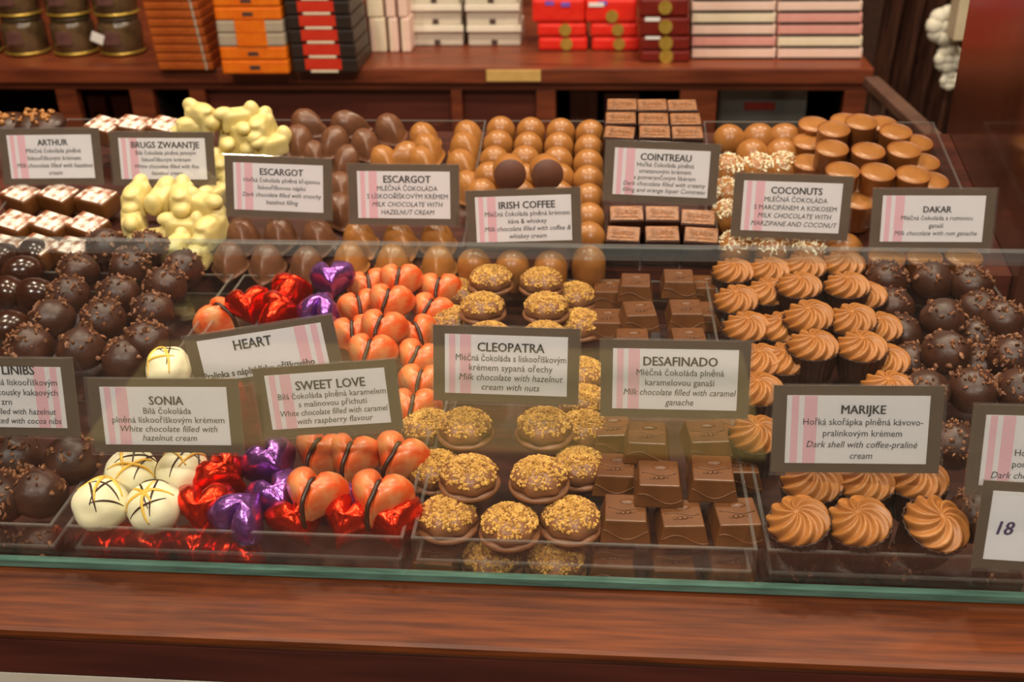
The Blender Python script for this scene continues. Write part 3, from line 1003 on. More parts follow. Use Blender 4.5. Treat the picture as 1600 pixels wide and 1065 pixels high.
rear('iced', 'iced brown block', g, [
    ('in rearmost row behind cards', 0.020, [(162, 194), (208, 192), (258, 194)]),
    ('just below the far-left card', 0.006, [(32, 300), (91, 300), (150, 305)]),
    ('in middle row of left rear tray', 0.003, [(22, 345), (79, 346), (136, 348)]),
    ('in row nearest nib truffles', 0.0, [(6, 382), (58, 382), (114, 384)])], rz=-.35)
g = 'white swan chocolates'
rear('swan', 'white swan-shaped chocolate', g, [
    ('on top of rear heap', 0.034, [(315, 182, 2.6), (369, 182, .4)]),
    ('second down the rear heap', 0.024, [(303, 202, 0.2), (374, 202, 2.2), (408, 200, 1.4)]),
    ('third down the rear heap', 0.014, [(358, 224, 1.9), (402, 218, 1.2), (424, 224, .8)]),
    ('behind left edge of striped card', 0.004, [(345, 262, 2.0), (338, 300, 1)]),
    ('highest of front heap', 0.022, [(214, 308, 1.5), (252, 306, -1.7), (286, 310, 1.7), (322, 318, 2.6)]),
    ('middle of front heap', 0.010, [(208, 346, -1.2), (284, 350, .1), (330, 358, 1.2)]),
    ('at foot of front heap', 0.0, [(240, 372, .5), (278, 388, 1.4), (312, 392, 1.6)])])
g = 'topped dark discs at the far left'
rear('flor', 'dark disc with candied topping', g, [('behind the far-left card', 0.030, [(8, 184), (46, 182), (70, 184)])])

# ================================================================== NAME CARDS
def text_mesh(bm, s, size, x, y, align='CENTER', bold=False, ital=False, maxw=None, mi=0, sx=0.93):
    cu = bpy.data.curves.new('t', 'FONT'); cu.body = s; cu.size = 1.0
    cu.align_x = 'LEFT'; cu.align_y = 'BOTTOM_BASELINE'; cu.resolution_u = 2
    if ital: cu.shear = 0.22
    o = bpy.data.objects.new('t', cu); C.objects.link(o)
    dg = bpy.context.evaluated_depsgraph_get(); dg.update()
    me = bpy.data.meshes.new_from_object(o.evaluated_get(dg))
    bpy.data.objects.remove(o); bpy.data.curves.remove(cu)
    if not me.vertices:
        bpy.data.meshes.remove(me); return
    xs = [v.co.x for v in me.vertices]
    x0, x1 = min(xs), max(xs)
    kx = size * sx
    if maxw and (x1 - x0) * kx > maxw: kx = maxw / (x1 - x0)
    wd = (x1 - x0) * kx
    ox = {'CENTER': -wd / 2, 'LEFT': 0, 'RIGHT': -wd}[align]
    base = len(bm.verts); vs = []
    for q, (dx, dy) in enumerate(((-0.024, 0.0), (0.0, 0.010), (0.024, 0.0), (0.0, -0.010)) if bold else ((0, 0),)):
        vs = [bm.verts.new((x + ox + (v.co.x - x0) * kx + dx * size, y + v.co.y * size + dy * size, q * 0.000004)) for v in me.vertices]
        for p in me.polygons:
            try: bm.faces.new([vs[i] for i in p.vertices])
            except ValueError: pass
    bpy.data.meshes.remove(me)


def card(label, TL, TR, BL, BR, zb, title, cz, en, stripe='L', H=None, lean=14, tsize=0.0072, bsize=0.0052, lead=1.18, cx=0.54, ink='ink', left=None, group='name cards in clear holders', yfix=None, top_gap=0.24, boldall=False, slant=False):
    pl = at(BL[0], BL[1], zb)
    pr = at_y(BR[0], BR[1], pl.y)
    wdt = (pr - pl).length
    ux = (pr - pl).normalized()
    side = Vector((ux.x, ux.y, 0)).normalized()
    fwd = Vector((-side.y, side.x, 0))
    L = math.radians(lean)
    uy = fwd * math.sin(L) + Vector((0, 0, 1)) * math.cos(L)
    uy = (uy - ux * uy.dot(ux)).normalized()
    def hgt(p, px):                                  # card height that reaches the pixel row of its upper corner
        lo, hi = 0.02, 0.09
        for _ in range(40):
            m = (lo + hi) / 2
            c = MW.transposed() @ (p + uy * m - CAM)
            if CY - F * c.y / -c.z > px[1]: lo = m
            else: hi = m
        return lo
    if H is None: H = (hgt(pl, TL) + hgt(pr, TR)) / 2
    uz = ux.cross(uy)
    mw = Matrix((ux, uy, uz)).transposed().to_4x4(); mw.translation = (pl + pr) / 2
    e = empty('name_card', mw); tag(e, label, 'name card', group)
    W, t = wdt, 0.0009
    bm = bmesh.new(); add_box(bm, (0, H / 2, 0), (W - 0.002, H - 0.002, 0.0006))
    obj('brown_card', mesh_from(bm, 'brown_card', M['card'], False), e)
    mx, my = 0.090 * W, 0.115 * H
    pw, ph = W - 2 * mx, H - 2 * my - 0.001
    bm = bmesh.new(); add_box(bm, (0, H / 2, 0.0005), (pw, ph, 0.0004))
    o = obj('white_panel', mesh_from(bm, 'white_panel', M['paper'], False), e)
    if stripe:
        bm = bmesh.new(); s = -1 if stripe == 'L' else 1
        for a, b in ((0.035, 0.085), (0.125, 0.215)):
            x0, x1 = s * (0.5 - a) * pw, s * (0.5 - b) * pw
            add_box(bm, ((x0 + x1) / 2, H / 2, 0.00075), (abs(x1 - x0), ph * 0.998, 0.0002))
        obj('pink_stripes', mesh_from(bm, 'pink_stripes', M['stripe'], False), o)
    bm = bmesh.new()
    cxx = (cx - 0.5) * pw
    y = H / 2 + ph / 2 - ph * top_gap
    al = 'CENTER'
    if left is not None: al = left[0]; cxx = (left[1] - 0.5) * pw
    k = W / 0.09
    mwid = pw * 0.90
    if title:
        text_mesh(bm, title, tsize * k, cxx, y, al, True, slant, mwid)
    nl = len(cz) + len(en)
    step = min(bsize * k * lead, ph * (1 - top_gap - 0.075) / max(nl, 1))
    bz = min(bsize * k, step / 1.02)
    for s in cz:
        y -= step
        text_mesh(bm, s, bz, cxx, y, al, boldall, False, mwid, sx=0.93 * bsize * k / bz)
    for s in en:
        y -= step
        text_mesh(bm, s, bz, cxx, y, al, False, True, mwid, sx=0.93 * bsize * k / bz)
    if bm.verts:
        for v in bm.verts: v.co.z += 0.00095
        me = mesh_from(bm, 'lettering', M[ink], False)
        obj('lettering', me, o)
    else: bm.free()
    # clear tent: front sheet over the card, second sheet folding down behind
    bm = bmesh.new()
    add_box(bm, (0, H / 2, 0.0017), (W, H, 0.0008))
    up_l = mw.to_3x3().inverted() @ Vector((0, 0, 1))
    dn = (mw.to_3x3().inverted() @ Vector((0, 0.42, -0.91))).normalized()
    dn = Vector((0, dn.y, dn.z)).normalized()
    a = math.atan2(dn.z, dn.y)
    add_box(bm, Vector((0, H, 0.0008)) + dn * (H * 0.46), (W, H * 0.92, 0.0008), Euler((a, 0, 0)).to_matrix())
    obj('clear_holder', mesh_from(bm, 'clear_holder', M['holder'], False), e)
    return e


ZB = REAR + 0.027
card('brown-framed name card at far left, before the candied dark discs', (4, 199), (160, 199), (6, 290), (165, 289), ZB + .012, 'ARTHUR', ['Mléčná čokoláda plněná', 'lískooříškovým krémem'], ['Milk chocolate filled with hazelnut', 'cream'])
card('brown-framed name card with strong pink stripes amid white swan chocolates', (168, 206), (337, 203), (177, 290), (340, 291), ZB + .012, 'BRUGS ZWAANTJE', ['Bílá čokoláda plněná jemným', 'lískooříškovým krémem'], ['White chocolate filled with fine', 'hazelnut cream'], tsize=0.0074, bsize=0.0047)
card('brown-framed name card amid the dark snail-shaped chocolates', (354, 244), (523, 243), (352, 338), (521, 345), ZB + .006, 'ESCARGOT', ['Hořká čokoláda plněná křupavou', 'lískooříškovou náplní'], ['Dark chocolate filled with crunchy', 'hazelnut filling'], tsize=0.0076, bsize=0.0050)
card('grey-brown framed name card amid the milk snail-shaped chocolates', (541, 256), (721, 254), (545, 352), (720, 354), ZB + .004, 'ESCARGOT', ['MLÉČNÁ ČOKOLÁDA', 'S LÍSKOOŘÍŠKOVÝM KRÉMEM'], ['MILK CHOCOLATE WITH', 'HAZELNUT CREAM'], tsize=0.0080, bsize=0.0053)
card('slightly tilted name card resting on the domed milk chocolates', (724, 300), (909, 287), (730, 391), (911, 386), ZB, 'IRISH COFFEE', ['Mléčná čokoláda plněná krémem', 'káva & whiskey'], ['Milk chocolate filled with coffee &', 'whiskey cream'], tsize=0.0078, bsize=0.0052, top_gap=0.27)
card('name card with five text lines standing on the dark embossed blocks', (944, 219), (1124, 223), (940, 314), (1120, 322), ZB + .010, 'COINTREAU', ['Hořká čokoláda plněná', 'smetanovým krémem', 's pomerančovým likérem'], ['Dark chocolate filled with creamy', 'filling and orange liquer Cointreau'], tsize=0.0076, bsize=0.0050, lead=1.12)
card('silvery grey-framed name card standing among the coconut balls', (1143, 270), (1331, 272), (1139, 371), (1325, 378), ZB + .002, 'COCONUTS', ['MLÉČNÁ ČOKOLÁDA', 'S MARCIPÁNEM A KOKOSEM'], ['MILK CHOCOLATE WITH', 'MARZIPANE AND COCONUT'], tsize=0.0074, bsize=0.0052)
card('brown-framed name card before the cylinder chocolates beside the wooden panel', (1360, 297), (1553, 289), (1356, 389), (1550, 390), ZB, 'DAKAR', ['Mléčná čokoláda s rumovou', 'ganaší'], ['Milk chocolate with rum ganache'], tsize=0.0066, bsize=0.0048, top_gap=0.36)
card('slanted name card partly hidden behind another, before the foil hearts', (292, 523), (527, 490), (306, 612), (540, 578), ZB + .006, 'HEART', ['', 'Pralinka s náplní lísko-oříškového'], [], stripe='R', cx=0.44, tsize=0.0080, bsize=0.0056, top_gap=0.33, lead=1.5, boldall=True)
card('tilted name card in front of the orange-pink striped hearts', (383, 574), (615, 557), (409, 686), (634, 672), ZB + .004, 'SWEET LOVE', ['Bílá čokoláda plněná karamelem', 's malinovou příchutí'], ['White chocolate filled with caramel', 'with raspberry flavour'], tsize=0.0080, bsize=0.0056, top_gap=0.30)
card('name card leaning over the drizzled white truffles', (130, 589), (373, 588), (147, 708), (385, 710), ZB + .004, 'SONIA', ['Bílá čokoláda', 'plněná lískooříškovým krémem'], ['White chocolate filled with', 'hazelnut cream'], tsize=0.0072, bsize=0.0056, top_gap=0.30, cx=0.52)
card('name card with stripes on its right, amid left nib truffles', (-112, 550), (123, 562), (-112, 680), (130, 684), ZB + .002, None, [], [], stripe='R')
e_l = bpy.context.scene.collection.objects['name_card.011']
card('name card standing amid the nut-topped chocolates', (669, 503), (913, 513), (675, 627), (906, 635), ZB + .004, 'CLEOPATRA', ['Mléčná čokoláda s lískooříškovým', 'krémem sypaná ořechy'], ['Milk chocolate with hazelnut', 'cream with nuts'], tsize=0.0078, bsize=0.0058, top_gap=0.27)
card('name card standing amid the moulded milk chocolate squares', (932, 528), (1176, 530), (935, 652), (1171, 657), ZB + .002, 'DESAFINADO', ['Mléčná čokoláda plněná', 'karamelovou ganaší'], ['Milk chocolate filled with caramel', 'ganache'], tsize=0.0078, bsize=0.0056, top_gap=0.27)
card('largest silvery-framed name card, above the front swirl cups', (1209, 599), (1474, 600), (1201, 739), (1469, 742), ZB, 'MARIJKE', ['Hořká skořápka plněná kávovo-', 'pralinkovým krémem'], ['Dark shell with coffee-praliné', 'cream'], tsize=0.0068, bsize=0.0052, top_gap=0.26, lead=1.24)
card('name card cut by the right frame edge, above the price tag', (1512, 629), (1772, 634), (1503, 774), (1766, 782), ZB - .002, None, ['', 'Hoř', 'pom'], ['Dark cho'], left=('RIGHT', 0.345), bsize=0.0056)
card('small card with violet price digits at lower right', (1532, 786), (1740, 800), (1513, 888), (1730, 902), ZB - .026, '18', [], [], stripe=None, left=('LEFT', 0.08), tsize=0.0135, ink='inkviolet', slant=True, group='price tags', H=0.048, top_gap=0.62)

# lettering of the card cut by the left frame edge: only the visible ends of its lines
bm = bmesh.new()
Wc = 0.088; Hc = 0.056
for s, xr, y, sz, b, it in (('LINIBS', 0.0222, 0.0368, 0.0074, True, False), ('lněná lískooříškovým', 0.0345, 0.0306, 0.0052, False, False), ('ná kousky kakaových', 0.0342, 0.0248, 0.0052, False, False),
                            ('zrn', 0.007, 0.0192, 0.0052, False, False), ('e filled with hazelnut', 0.032, 0.0137, 0.0050, False, True), ('orated with cocoa nibs', 0.0345, 0.0083, 0.0050, False, True)):
    text_mesh(bm, s, sz, xr, y, 'RIGHT', b, it)
for v in bm.verts: v.co.z += 0.00095
obj('lettering', mesh_from(bm, 'lettering', M['ink'], False), [c for c in e_l.children if c.name.startswith('white_panel')][0])

# ================================================================== BACK CABINET AND GOODS
YC = 1.92
SH = 0.805
cab = empty('back_cabinet', Matrix.Translation((-0.3, YC, 0)))
tag(cab, 'long red-brown wooden cabinet behind the counter, boxes along its top', 'cabinet')
OC = Vector((-0.3, YC, 0))
X = lambda px, py, y=YC: at_y(px, py, y).x
Zp = lambda px, py, y=YC: at_y(px, py, y).z
x_end = X(1352, 130)
xl = -1.75
z_under = Zp(800, 130)
child('top_board', M['cabinet'], [bx(xl, x_end + 0.01, YC - 0.01, 2.45, SH - 0.028, SH)], cab, 0.003, OC)
fr = []
fr.append(bx(xl, x_end, YC, YC + 0.02, z_under - 0.012, SH - 0.0285))
stiles = [(-80, -40), (90, 122), (205, 241), (298, 322), (705, 722), (838, 868), (1062, 1120), (1318, 1352)]
for a, b in stiles:
    fr.append(bx(X(a, 160), X(b, 160), YC, YC + 0.02, 0.08, z_under - 0.0122))
child('face_frame', M['cabinet'], fr, cab, 0.001, OC)
child('closed_panel', M['panelwood'], [bx(X(298, 160), X(868, 160), YC + 0.021, YC + 0.035, 0.08, z_under)], cab, 0, OC)
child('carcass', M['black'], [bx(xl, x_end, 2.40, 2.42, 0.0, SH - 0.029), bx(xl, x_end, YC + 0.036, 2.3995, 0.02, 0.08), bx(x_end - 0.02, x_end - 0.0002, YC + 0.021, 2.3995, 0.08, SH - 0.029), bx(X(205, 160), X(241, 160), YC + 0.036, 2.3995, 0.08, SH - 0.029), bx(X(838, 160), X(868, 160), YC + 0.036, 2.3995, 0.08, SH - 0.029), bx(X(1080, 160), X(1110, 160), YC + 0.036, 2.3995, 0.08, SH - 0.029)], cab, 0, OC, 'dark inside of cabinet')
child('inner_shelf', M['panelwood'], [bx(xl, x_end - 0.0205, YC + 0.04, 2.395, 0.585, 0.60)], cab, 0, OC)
lx0, lx1, lz0, lz1 = X(760, 118, YC - 0.012), X(845, 118, YC - 0.012), Zp(800, 127, YC - 0.012), Zp(800, 109, YC - 0.012)
strip = obj('label_strip', box_mesh('label_strip', mat('cream_label', (206, 164, 92), (214, 174, 104), rough=0.6), [bx(lx0, lx1, YC - 0.0145, YC - 0.0105, lz0, lz1)], 0.001))
tag(strip, 'blank cream label strip fixed to the cabinet edge', 'label strip')
hut = obj('back_board', box_mesh('back_board', M['cabinet'], [bx(xl, x_end + 0.01, 2.455, 2.48, 0, 2.1)], 0.002))
tag(hut, 'tall brown wooden board behind the boxed goods', 'panel')

GOLD = mat('gold_seal', (196, 160, 62), (220, 186, 90), rough=0.35, metal=0.6)
TAG = mat('white_tag', (240, 236, 232), rough=0.6)
CREAM = mat('cream_paper', (238, 220, 190), (242, 226, 200), rough=0.55)
PINKB = mat('pale_pink_paper', (242, 206, 190), (244, 212, 198), rough=0.5)
ROSE = mat('rose_paper', (226, 158, 150), (230, 166, 156), rough=0.5)
GREYB = mat('pale_grey_paper', (206, 196, 178), (212, 202, 186), rough=0.5)
WHITEB = mat('white_lid', (240, 232, 214), (244, 236, 220), rough=0.5)
ORANGE = mat('orange_wrap', (232, 106, 14), (242, 124, 22), rough=0.4)
AMBER = mat('amber_wrap', (158, 72, 24), (178, 88, 32), rough=0.35)
REDW = mat('red_wrap', (226, 36, 22), (234, 48, 30), rough=0.4)
REDL = mat('red_label', (206, 46, 26), (214, 58, 34), rough=0.4)
MAROON = mat('maroon_box', (112, 26, 18), (124, 32, 22), rough=0.35)
BLACKB = mat('black_box', (40, 30, 26), (48, 36, 30), rough=0.4)
GREYW = mat('grey_window', (176, 160, 140), (184, 168, 148), rough=0.4)
INKB = mat('printed_mark', (70, 50, 46), (80, 58, 52), rough=0.6)
BLUEP = mat('violet_print', (120, 80, 190), (132, 92, 200), rough=0.6)


def carton(name, label, cat, group, px0, px1, pyb, pyt, m, depth=0.09, parts=(), z=None, yf=None, bev=0.003):
    """a box whose front stands at the pixel rectangle; z: height of its base. parts: (name, mat, u0, u1, v0, v1, out, label)"""
    z = SH if z is None else z
    mid = (px0 + px1) / 2
    if yf is None: yf = at(mid, pyb, z).y
    x0, x1 = at_y(px0, pyb, yf).x, at_y(px1, pyb, yf).x
    zt = at_y(mid, pyt, yf).z
    h = zt - z
    e = empty(name, Matrix.Translation(((x0 + x1) / 2, yf, z + 0.0005)))
    tag(e, label, cat, group)
    w = x1 - x0 - 0.001
    obj('box_body', box_mesh('box_body', m, [((0, depth / 2, h / 2 - 0.0005), (w, depth, h - 0.001))], bev), e)
    for (pn, pm, u0, u1, v0, v1, out, pl) in parts:
        shape = 'disc' if pn == 'gold_seal' else 'box'
        bm = bmesh.new()
        cx, cz = ((u0 + u1) / 2 - 0.5) * w, (v0 + v1) / 2 * h
        if shape == 'disc':
            lathe(bm, [(0, -0.0005), ((u1 - u0) * w / 2, -0.0005), ((u1 - u0) * w / 2, out), (0, out)], 20)
            bmesh.ops.transform(bm, matrix=Matrix.Translation((cx, 0, cz)) @ Euler((PI / 2, 0, 0)).to_matrix().to_4x4(), verts=bm.verts)
        else:
            add_box(bm, (cx, -out / 2 + 0.0002, cz), ((u1 - u0) * w, out, (v1 - v0) * h), None, min(0.0006, out * 0.3))
        c = obj(pn, mesh_from(bm, pn, pm, False), e)
        if pl: c['label'] = pl
    return zt, yf


def stack(n, name, label, cat, group, px0, px1, pyb, hpx, mats, parts_fn=None, depth=0.09, drift=0.0, bev=0.003):
    z, yf = SH, None
    y = pyb; x0, x1 = px0, px1
    for i in range(n):
        words = 'bottom one' if i == 0 else ('topmost' if i == n - 1 else '%s from bottom' % ORD[i])
        m = mats[i] if isinstance(mats, (list, tuple)) else mats
        pr = parts_fn(i) if parts_fn else ()
        z, yf = carton(name, '%s, %s' % (label[i] if isinstance(label, list) else label, words), cat, group, x0, x1, y, y - (hpx[i] if isinstance(hpx, (list, tuple)) else hpx), m, depth, pr, z, yf, bev)
        y -= hpx[i] if isinstance(hpx, (list, tuple)) else hpx
        x0 += drift; x1 += drift


# amber flat packs at the left, orange wrapped boxes, black boxes with red labels
stack(9, 'amber_pack', 'glossy amber flat pack in stack beside jars', 'box', 'amber flat packs', 248, 334, 110, 13.4, AMBER, lambda i: (('clear_band', GREYW, 0.86, 0.9, 0.05, 0.95, 0.001, 'pale band'),), 0.13, -3.4)
def orange_parts(i):
    if i in (2, 3): return (('orange_band', ORANGE, 0.28, 0.74, 0.02, 0.98, 0.0015, 'orange band'),)
    return (('printed_mark', INKB, 0.42, 0.58, 0.3, 0.6, 0.0006, 'small dark print'),)
stack(7, 'gift_box', 'gift box in orange and white stack', 'box', 'orange wrapped gift boxes', 348, 452, 116, [22, 21, 21, 20, 21, 20, 20], [ORANGE, ORANGE, GREYW, GREYW, ORANGE, ORANGE, ORANGE], orange_parts, 0.11, -3.0)
stack(6, 'black_box', 'black box with red label in stack beside orange boxes', 'box', 'black boxes with red labels', 458, 560, 114, 22.5, BLACKB, lambda i: (('red_label', REDL, 0.20, 0.76, 0.22, 0.97, 0.002, 'red rounded label'), ('cream_strip', CREAM, 0.28, 0.7, 0.03, 0.2, 0.002, 'cream curved strip')), 0.12, -3.2)
# upright slim boxes, two tiers
zt = None
for j, (a, b, m) in enumerate(((549, 575, ROSE), (580, 605, CREAM), (609, 624, PINKB), (628, 643, PINKB))):
    pos = ['leftmost', 'second from left', 'third from left', 'rightmost']
    z2, y2 = carton('slim_box', 'upright slim %s box on shelf, %s, lower tier' % ('cream' if m is CREAM else 'pink', pos[j]), 'box', 'upright slim boxes', a, b, 82, 28, m, 0.10, (('pale_spine', PINKB if m is CREAM else CREAM, 0.1, 0.3, 0.02, 0.98, 0.0006, 'pale spine edge'),))
    carton('slim_box', 'upright slim %s box on shelf, %s, upper tier' % ('cream' if m is CREAM else 'pink', pos[j]), 'box', 'upright slim boxes', a - 6, b - 6, 27, -28, m, 0.10, (), z2, y2)
# pale boxes with white lids
for j, (a, b) in enumerate(((644, 724), (732, 814))):
    z, yf = SH, None
    for i in range(3):
        zt, yf = carton('lidded_box', 'pale grey box with white lid, %s stack, %s' % (('left', 'right')[j], ('bottom', 'middle', 'top')[i]), 'box', 'pale lidded boxes', a - 3 * i, b - 3 * i, 72 - 33 * i, 72 - 33 * i - 32, GREYB, 0.10,
                        (('white_lid', WHITEB, -0.02, 1.02, 0.72, 1.0, 0.006, 'white lid edge'), ('printed_mark', INKB, 0.44, 0.56, 0.05, 0.3, 0.0008, 'small dark mark')), z, yf)
        z = zt
# red wrapped boxes and maroon boxes
for j, (a, b) in enumerate(((841, 918), (924, 999))):
    z, yf = SH, None
    hs = [22, 22, 38]
    yb = 80
    for i in range(3):
        pr = [('gold_seal', GOLD, 0.45, 0.70, 0.3, 0.7, 0.002, 'round gold seal')]
        if i == 2: pr = ([('gold_seal', GOLD, 0.40, 0.64, 0.12, 0.42, 0.002, 'round gold seal')] if j else []) + [('violet_print', BLUEP, 0.25, 0.42, 0.72, 0.9, 0.001, 'violet print'), ('price_sticker' if j else 'violet_print', TAG if j else BLUEP, 0.06 if j else 0.55, 0.36 if j else 0.72, 0.66, 0.84, 0.0016, None)]
        zt, yf = carton('red_box', 'red wrapped box, %s stack, %s' % (('left', 'right')[j], ('bottom', 'middle', 'large top')[i]), 'box', 'red wrapped boxes', a - (6 if i == 2 else 0) - 2 * i, b - 2 * i, yb, yb - hs[i], REDW, 0.09, pr, z, yf, 0.006)
        z = zt; yb -= hs[i]
stack(4, 'maroon_box', 'dark red box with gold seal beside pink boxes', 'box', 'dark red boxes', 1000, 1078, 98, [19, 22, 30, 30], MAROON, lambda i: (('gold_seal', GOLD, 0.38, 0.66, 0.25, 0.75, 0.002, 'round gold seal'),) + ((('price_sticker', TAG, 0.1, 0.4, 0.78, 0.98, 0.0012, None),) if i in (1, 2) else ()), 0.09, -0.6, 0.005)
# flat pink and cream boxes in two columns
cols = [[PINKB, ROSE, PINKB, CREAM, PINKB, ROSE], [PINKB, CREAM, ROSE, ROSE, PINKB, PINKB]]
for j, (a, b) in enumerate(((1080, 1212), (1214, 1347))):
    stack(6, 'flat_box', ['flat %s gift box, %s column' % ('cream' if mm is CREAM else 'deep pink' if mm is ROSE else 'pale pink', ('left', 'right')[j]) for mm in cols[j]], 'box', 'flat pink gift boxes', a, b, 93, 18.4, cols[j], lambda i: (('gap_strip', BLACKB, 0.02, 0.98, 0.0, 0.16, 0.0012, 'strip painted black for the shaded gap'),), 0.14, 0.0, 0.004)  # black strip paints in the shaded gap below each box

# jars at the left
JAR = mat('amber_jar', (70, 52, 34), (104, 80, 54), rough=0.2, scale=30, coat=0.3)
def jar_meshes():
    bm = bmesh.new(); lathe(bm, [(0, 0), (0.036, 0), (0.040, 0.004), (0.041, 0.052), (0.037, 0.060), (0.034, 0.064), (0, 0.064)], 32)
    a = mesh_from(bm, 'jar_body', JAR)
    bm = bmesh.new(); lathe(bm, [(0.0405, 0.003), (0.0418, 0.003), (0.0418, 0.007), (0.0405, 0.007)], 32, cap=False)
    b = mesh_from(bm, 'gold_rim', GOLD)
    bm = bmesh.new(); lathe(bm, [(0, 0.0642), (0.037, 0.0642), (0.037, 0.070), (0, 0.0705)], 32)
    c = mesh_from(bm, 'jar_lid', mat('jar_lid', (84, 72, 50), (98, 84, 60), rough=0.3))
    bm = bmesh.new(); add_box(bm, (0, -0.0415, 0.035), (0.030, 0.0015, 0.024), None, 0.0005)
    d = mesh_from(bm, 'paper_label', mat('jar_label', (92, 56, 52), (110, 72, 64), rough=0.6), False)
    return a, b, c, d
JM = jar_meshes()
for tier in range(2):
    for j, px in enumerate((-45, 30, 107, 181)):
        q = at(px, 90, SH); q.y += 0.04
        e = empty('amber_jar', Matrix.Translation((q.x, q.y, SH + 0.0005 + tier * 0.0715)))
        tag(e, 'dark amber jar, %s, %s tier of jars' % (('cut by left frame edge', 'second from left', 'third from left', 'beside amber packs')[j], ('lower', 'upper')[tier]), 'jar', 'amber jars at far left')
        for nm, me in zip(('jar_body', 'gold_rim', 'jar_lid', 'paper_label'), JM): obj(nm, me, e)
q = at_y(157, 57, 2.0)
t = obj('price_sticker', box_mesh('price_sticker', TAG, [bx(-0.012, 0.012, -0.0008, 0.0008, -0.009, 0.009)], 0.0005), None, Matrix.Translation((q.x, at(181, 90, SH).y - 0.004, q.z)) @ Euler((0, 0.4, 0)).to_matrix().to_4x4())
tag(t, 'small white sticker hanging by the jar next to amber packs', 'sticker')

# things inside the cabinet openings
def inside(name, label, cat, px0, px1, pyt, m, y=2.05, z=0.60, parts=(), depth=0.08):
    x0, x1 = at_y(px0, pyt, y).x, at_y(px1, pyt, y).x
    zt = at_y((px0 + px1) / 2, pyt, y).z
    e = empty(name, Matrix.Translation(((x0 + x1) / 2, y, z + 0.0005))); tag(e, label, cat)
    h = zt - z
    obj('box_body', box_mesh('box_body', m, [((0, depth / 2, h / 2), (x1 - x0, depth, h))], 0.003), e)
    for (pn, pm, u0, u1, v0, v1) in parts:
        obj(pn, box_mesh(pn, pm, [(((u0 + u1) / 2 * (x1 - x0) - (x1 - x0) / 2, -0.001, (v0 + v1) / 2 * h), ((u1 - u0) * (x1 - x0), 0.0018, (v1 - v0) * h))]), e)
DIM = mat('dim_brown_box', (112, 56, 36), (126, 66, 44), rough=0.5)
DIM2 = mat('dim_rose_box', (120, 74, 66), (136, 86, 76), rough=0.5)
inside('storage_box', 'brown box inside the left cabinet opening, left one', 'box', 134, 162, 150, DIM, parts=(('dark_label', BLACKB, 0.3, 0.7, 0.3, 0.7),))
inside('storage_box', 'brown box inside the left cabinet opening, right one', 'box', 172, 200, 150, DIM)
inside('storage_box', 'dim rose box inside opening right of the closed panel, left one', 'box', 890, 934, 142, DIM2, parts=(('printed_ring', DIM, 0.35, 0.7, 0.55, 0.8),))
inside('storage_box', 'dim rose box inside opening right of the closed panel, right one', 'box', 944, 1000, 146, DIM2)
PL = clear('clear_plastic', (0.7, 0.68, 0.64, 1), 0.05, 0.1, 0.07)
pq = at_y(1196, 200, 1.75)
e = empty('plastic_tub', Matrix.Translation((pq.x, 1.86, 0.6005))); tag(e, 'clear grey plastic tub with dark label inside the right opening', 'tub')
tx0, tx1 = at_y(1124, 190, 1.93).x, at_y(1262, 190, 1.93).x
ztub = at_y(1196, 140, 1.96).z
e.location = ((tx0 + tx1) / 2, 1.96, 0.6005)
wt, ht = tx1 - tx0, ztub - 0.60
bm = bmesh.new()
add_box(bm, (0, 0.002, ht / 2), (wt, 0.004, ht)); add_box(bm, (0, 0.16, ht / 2), (wt, 0.004, ht))
add_box(bm, (-wt / 2 + 0.002, 0.081, ht / 2), (0.004, 0.153, ht)); add_box(bm, (wt / 2 - 0.002, 0.081, ht / 2), (0.004, 0.153, ht)); add_box(bm, (0, 0.081, 0.002), (wt - 0.009, 0.153, 0.004))
obj('tub_wall', mesh_from(bm, 'tub_wall', PL, False), e)
obj('dark_label', box_mesh('dark_label', MAROON, [((-0.005, -0.001, ht - 0.03), (0.055, 0.002, 0.014))]), e)
obj('rim', box_mesh('rim', GREYW, [((0, 0.081, ht + 0.002), (wt + 0.006, 0.17, 0.004))], 0.001), e)
st = Matrix.Identity(4)

# right side: brown cloth-wrapped goods, white rosettes, rail, pale post
bm = bmesh.new()
yd = 2.2
xa, xb, za, zb_ = at_y(1352, 100, yd).x + 0.02, at_y(1545, 100, yd).x, 0.15, 1.25
n, mq = 70, 26
g2 = []
for j in range(mq + 1):
    row = []
    for i in range(n + 1):
        u, v = i / n, j / mq
        row.append(bm.verts.new((xa + (xb - xa) * u, yd + 0.018 * math.sin(u * 34 + 2 * math.sin(v * 5)) + 0.012 * noise.noise(Vector((u * 9, v * 4, 0))), za + (zb_ - za) * v)))
    g2.append(row)
for j in range(mq):
    for i in range(n): bm.faces.new((g2[j][i], g2[j][i + 1], g2[j + 1][i + 1], g2[j + 1][i]))
bmesh.ops.solidify(bm, geom=bm.faces[:], thickness=0.004)
o = obj('brown_drape', mesh_from(bm, 'brown_drape', mat('brown_cloth', (66, 36, 26), (112, 66, 46), rough=0.8, scale=18, stretch=(6, 6, 0.7))))
tag(o, 'dark brown folded drape hanging beyond the right end of cabinet', 'drape')
RIB = mat('white_satin', (238, 232, 212), (244, 238, 220), rough=0.45)
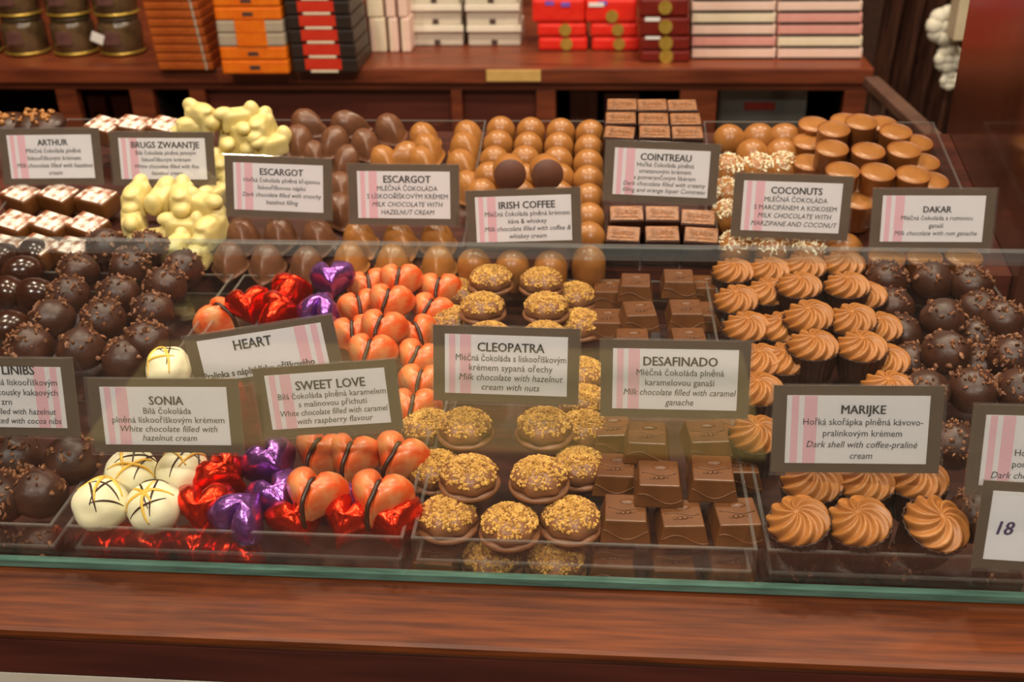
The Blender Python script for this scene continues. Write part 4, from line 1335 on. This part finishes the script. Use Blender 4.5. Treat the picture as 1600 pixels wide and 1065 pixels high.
for k, (px, py, r, lab) in enumerate(((1479, 40, 0.034, 'white ribbon rosette on brown drape, upper one'), (1483, 92, 0.025, 'white ribbon rosette on brown drape, middle one'), (1484, 126, 0.017, 'white ribbon rosette on brown drape, lowest and smallest'))):
    p = at_y(px, py, 2.12)
    bm = bmesh.new()
    for j in range(9):
        a = j * 2 * PI / 8
        c = (0, 0, 0) if j == 8 else (r * 0.62 * math.cos(a), 0.002 * (j % 2), r * 0.62 * math.sin(a))
        add_ico(bm, c, r * 0.52, 2, (1, 0.8, 1.05), 0.05, rot=Euler((0, -a, 0)).to_matrix())
    o = obj('ribbon_rosette', mesh_from(bm, 'ribbon_rosette', RIB), None, Matrix.Translation(p))
    tag(o, lab, 'rosette', 'white rosettes')
pp = at_y(1512, 20, 2.05)
o = obj('pale_post', box_mesh('pale_post', mat('pale_paint', (196, 180, 150), (204, 188, 160), rough=0.6), [bx(pp.x - 0.02, pp.x + 0.03, 2.04, 2.09, Zp(1512, 62, 2.05), 1.4)], 0.002), None)
tag(o, 'pale post standing behind the wooden end panel at top right', 'post')
a1, a2 = at_y(1362, 128, 1.55), at_y(1478, 236, 1.30)
bm = bmesh.new()
d = a2 - a1
ang = d.to_track_quat('X', 'Z').to_matrix()
add_box(bm, (a1 + a2) / 2, (d.length * 1.04, 0.022, 0.014), ang, 0.003)
add_box(bm, (a1.x + 0.012, a1.y, (a1.z - 0.012) / 2), (0.02, 0.02, a1.z - 0.012), None, 0.002)
add_box(bm, (a2.x, a2.y, (a2.z - 0.012) / 2), (0.02, 0.02, a2.z - 0.012), None, 0.002)
o = obj('sloping_rail', mesh_from(bm, 'sloping_rail', mat('grey_brown_wood', (72, 48, 38), (92, 64, 52), rough=0.5, scale=20), False))
tag(o, 'grey-brown sloping rail behind the cylinder chocolates', 'rail')

# pale mat added out of view to reflect as yellow haze in the glass
mt = obj('added_haze_mat', box_mesh('added_haze_mat', mat('haze_mat_straw', (226, 206, 128), (236, 216, 142), rough=0.9, scale=90), [bx(-1.1, 0.35, -1.45, -1.0, 0.0005, 0.012)], 0.003))
tag(mt, 'added unseen straw-coloured mat on the floor, reflecting as haze in the glass', 'mat')
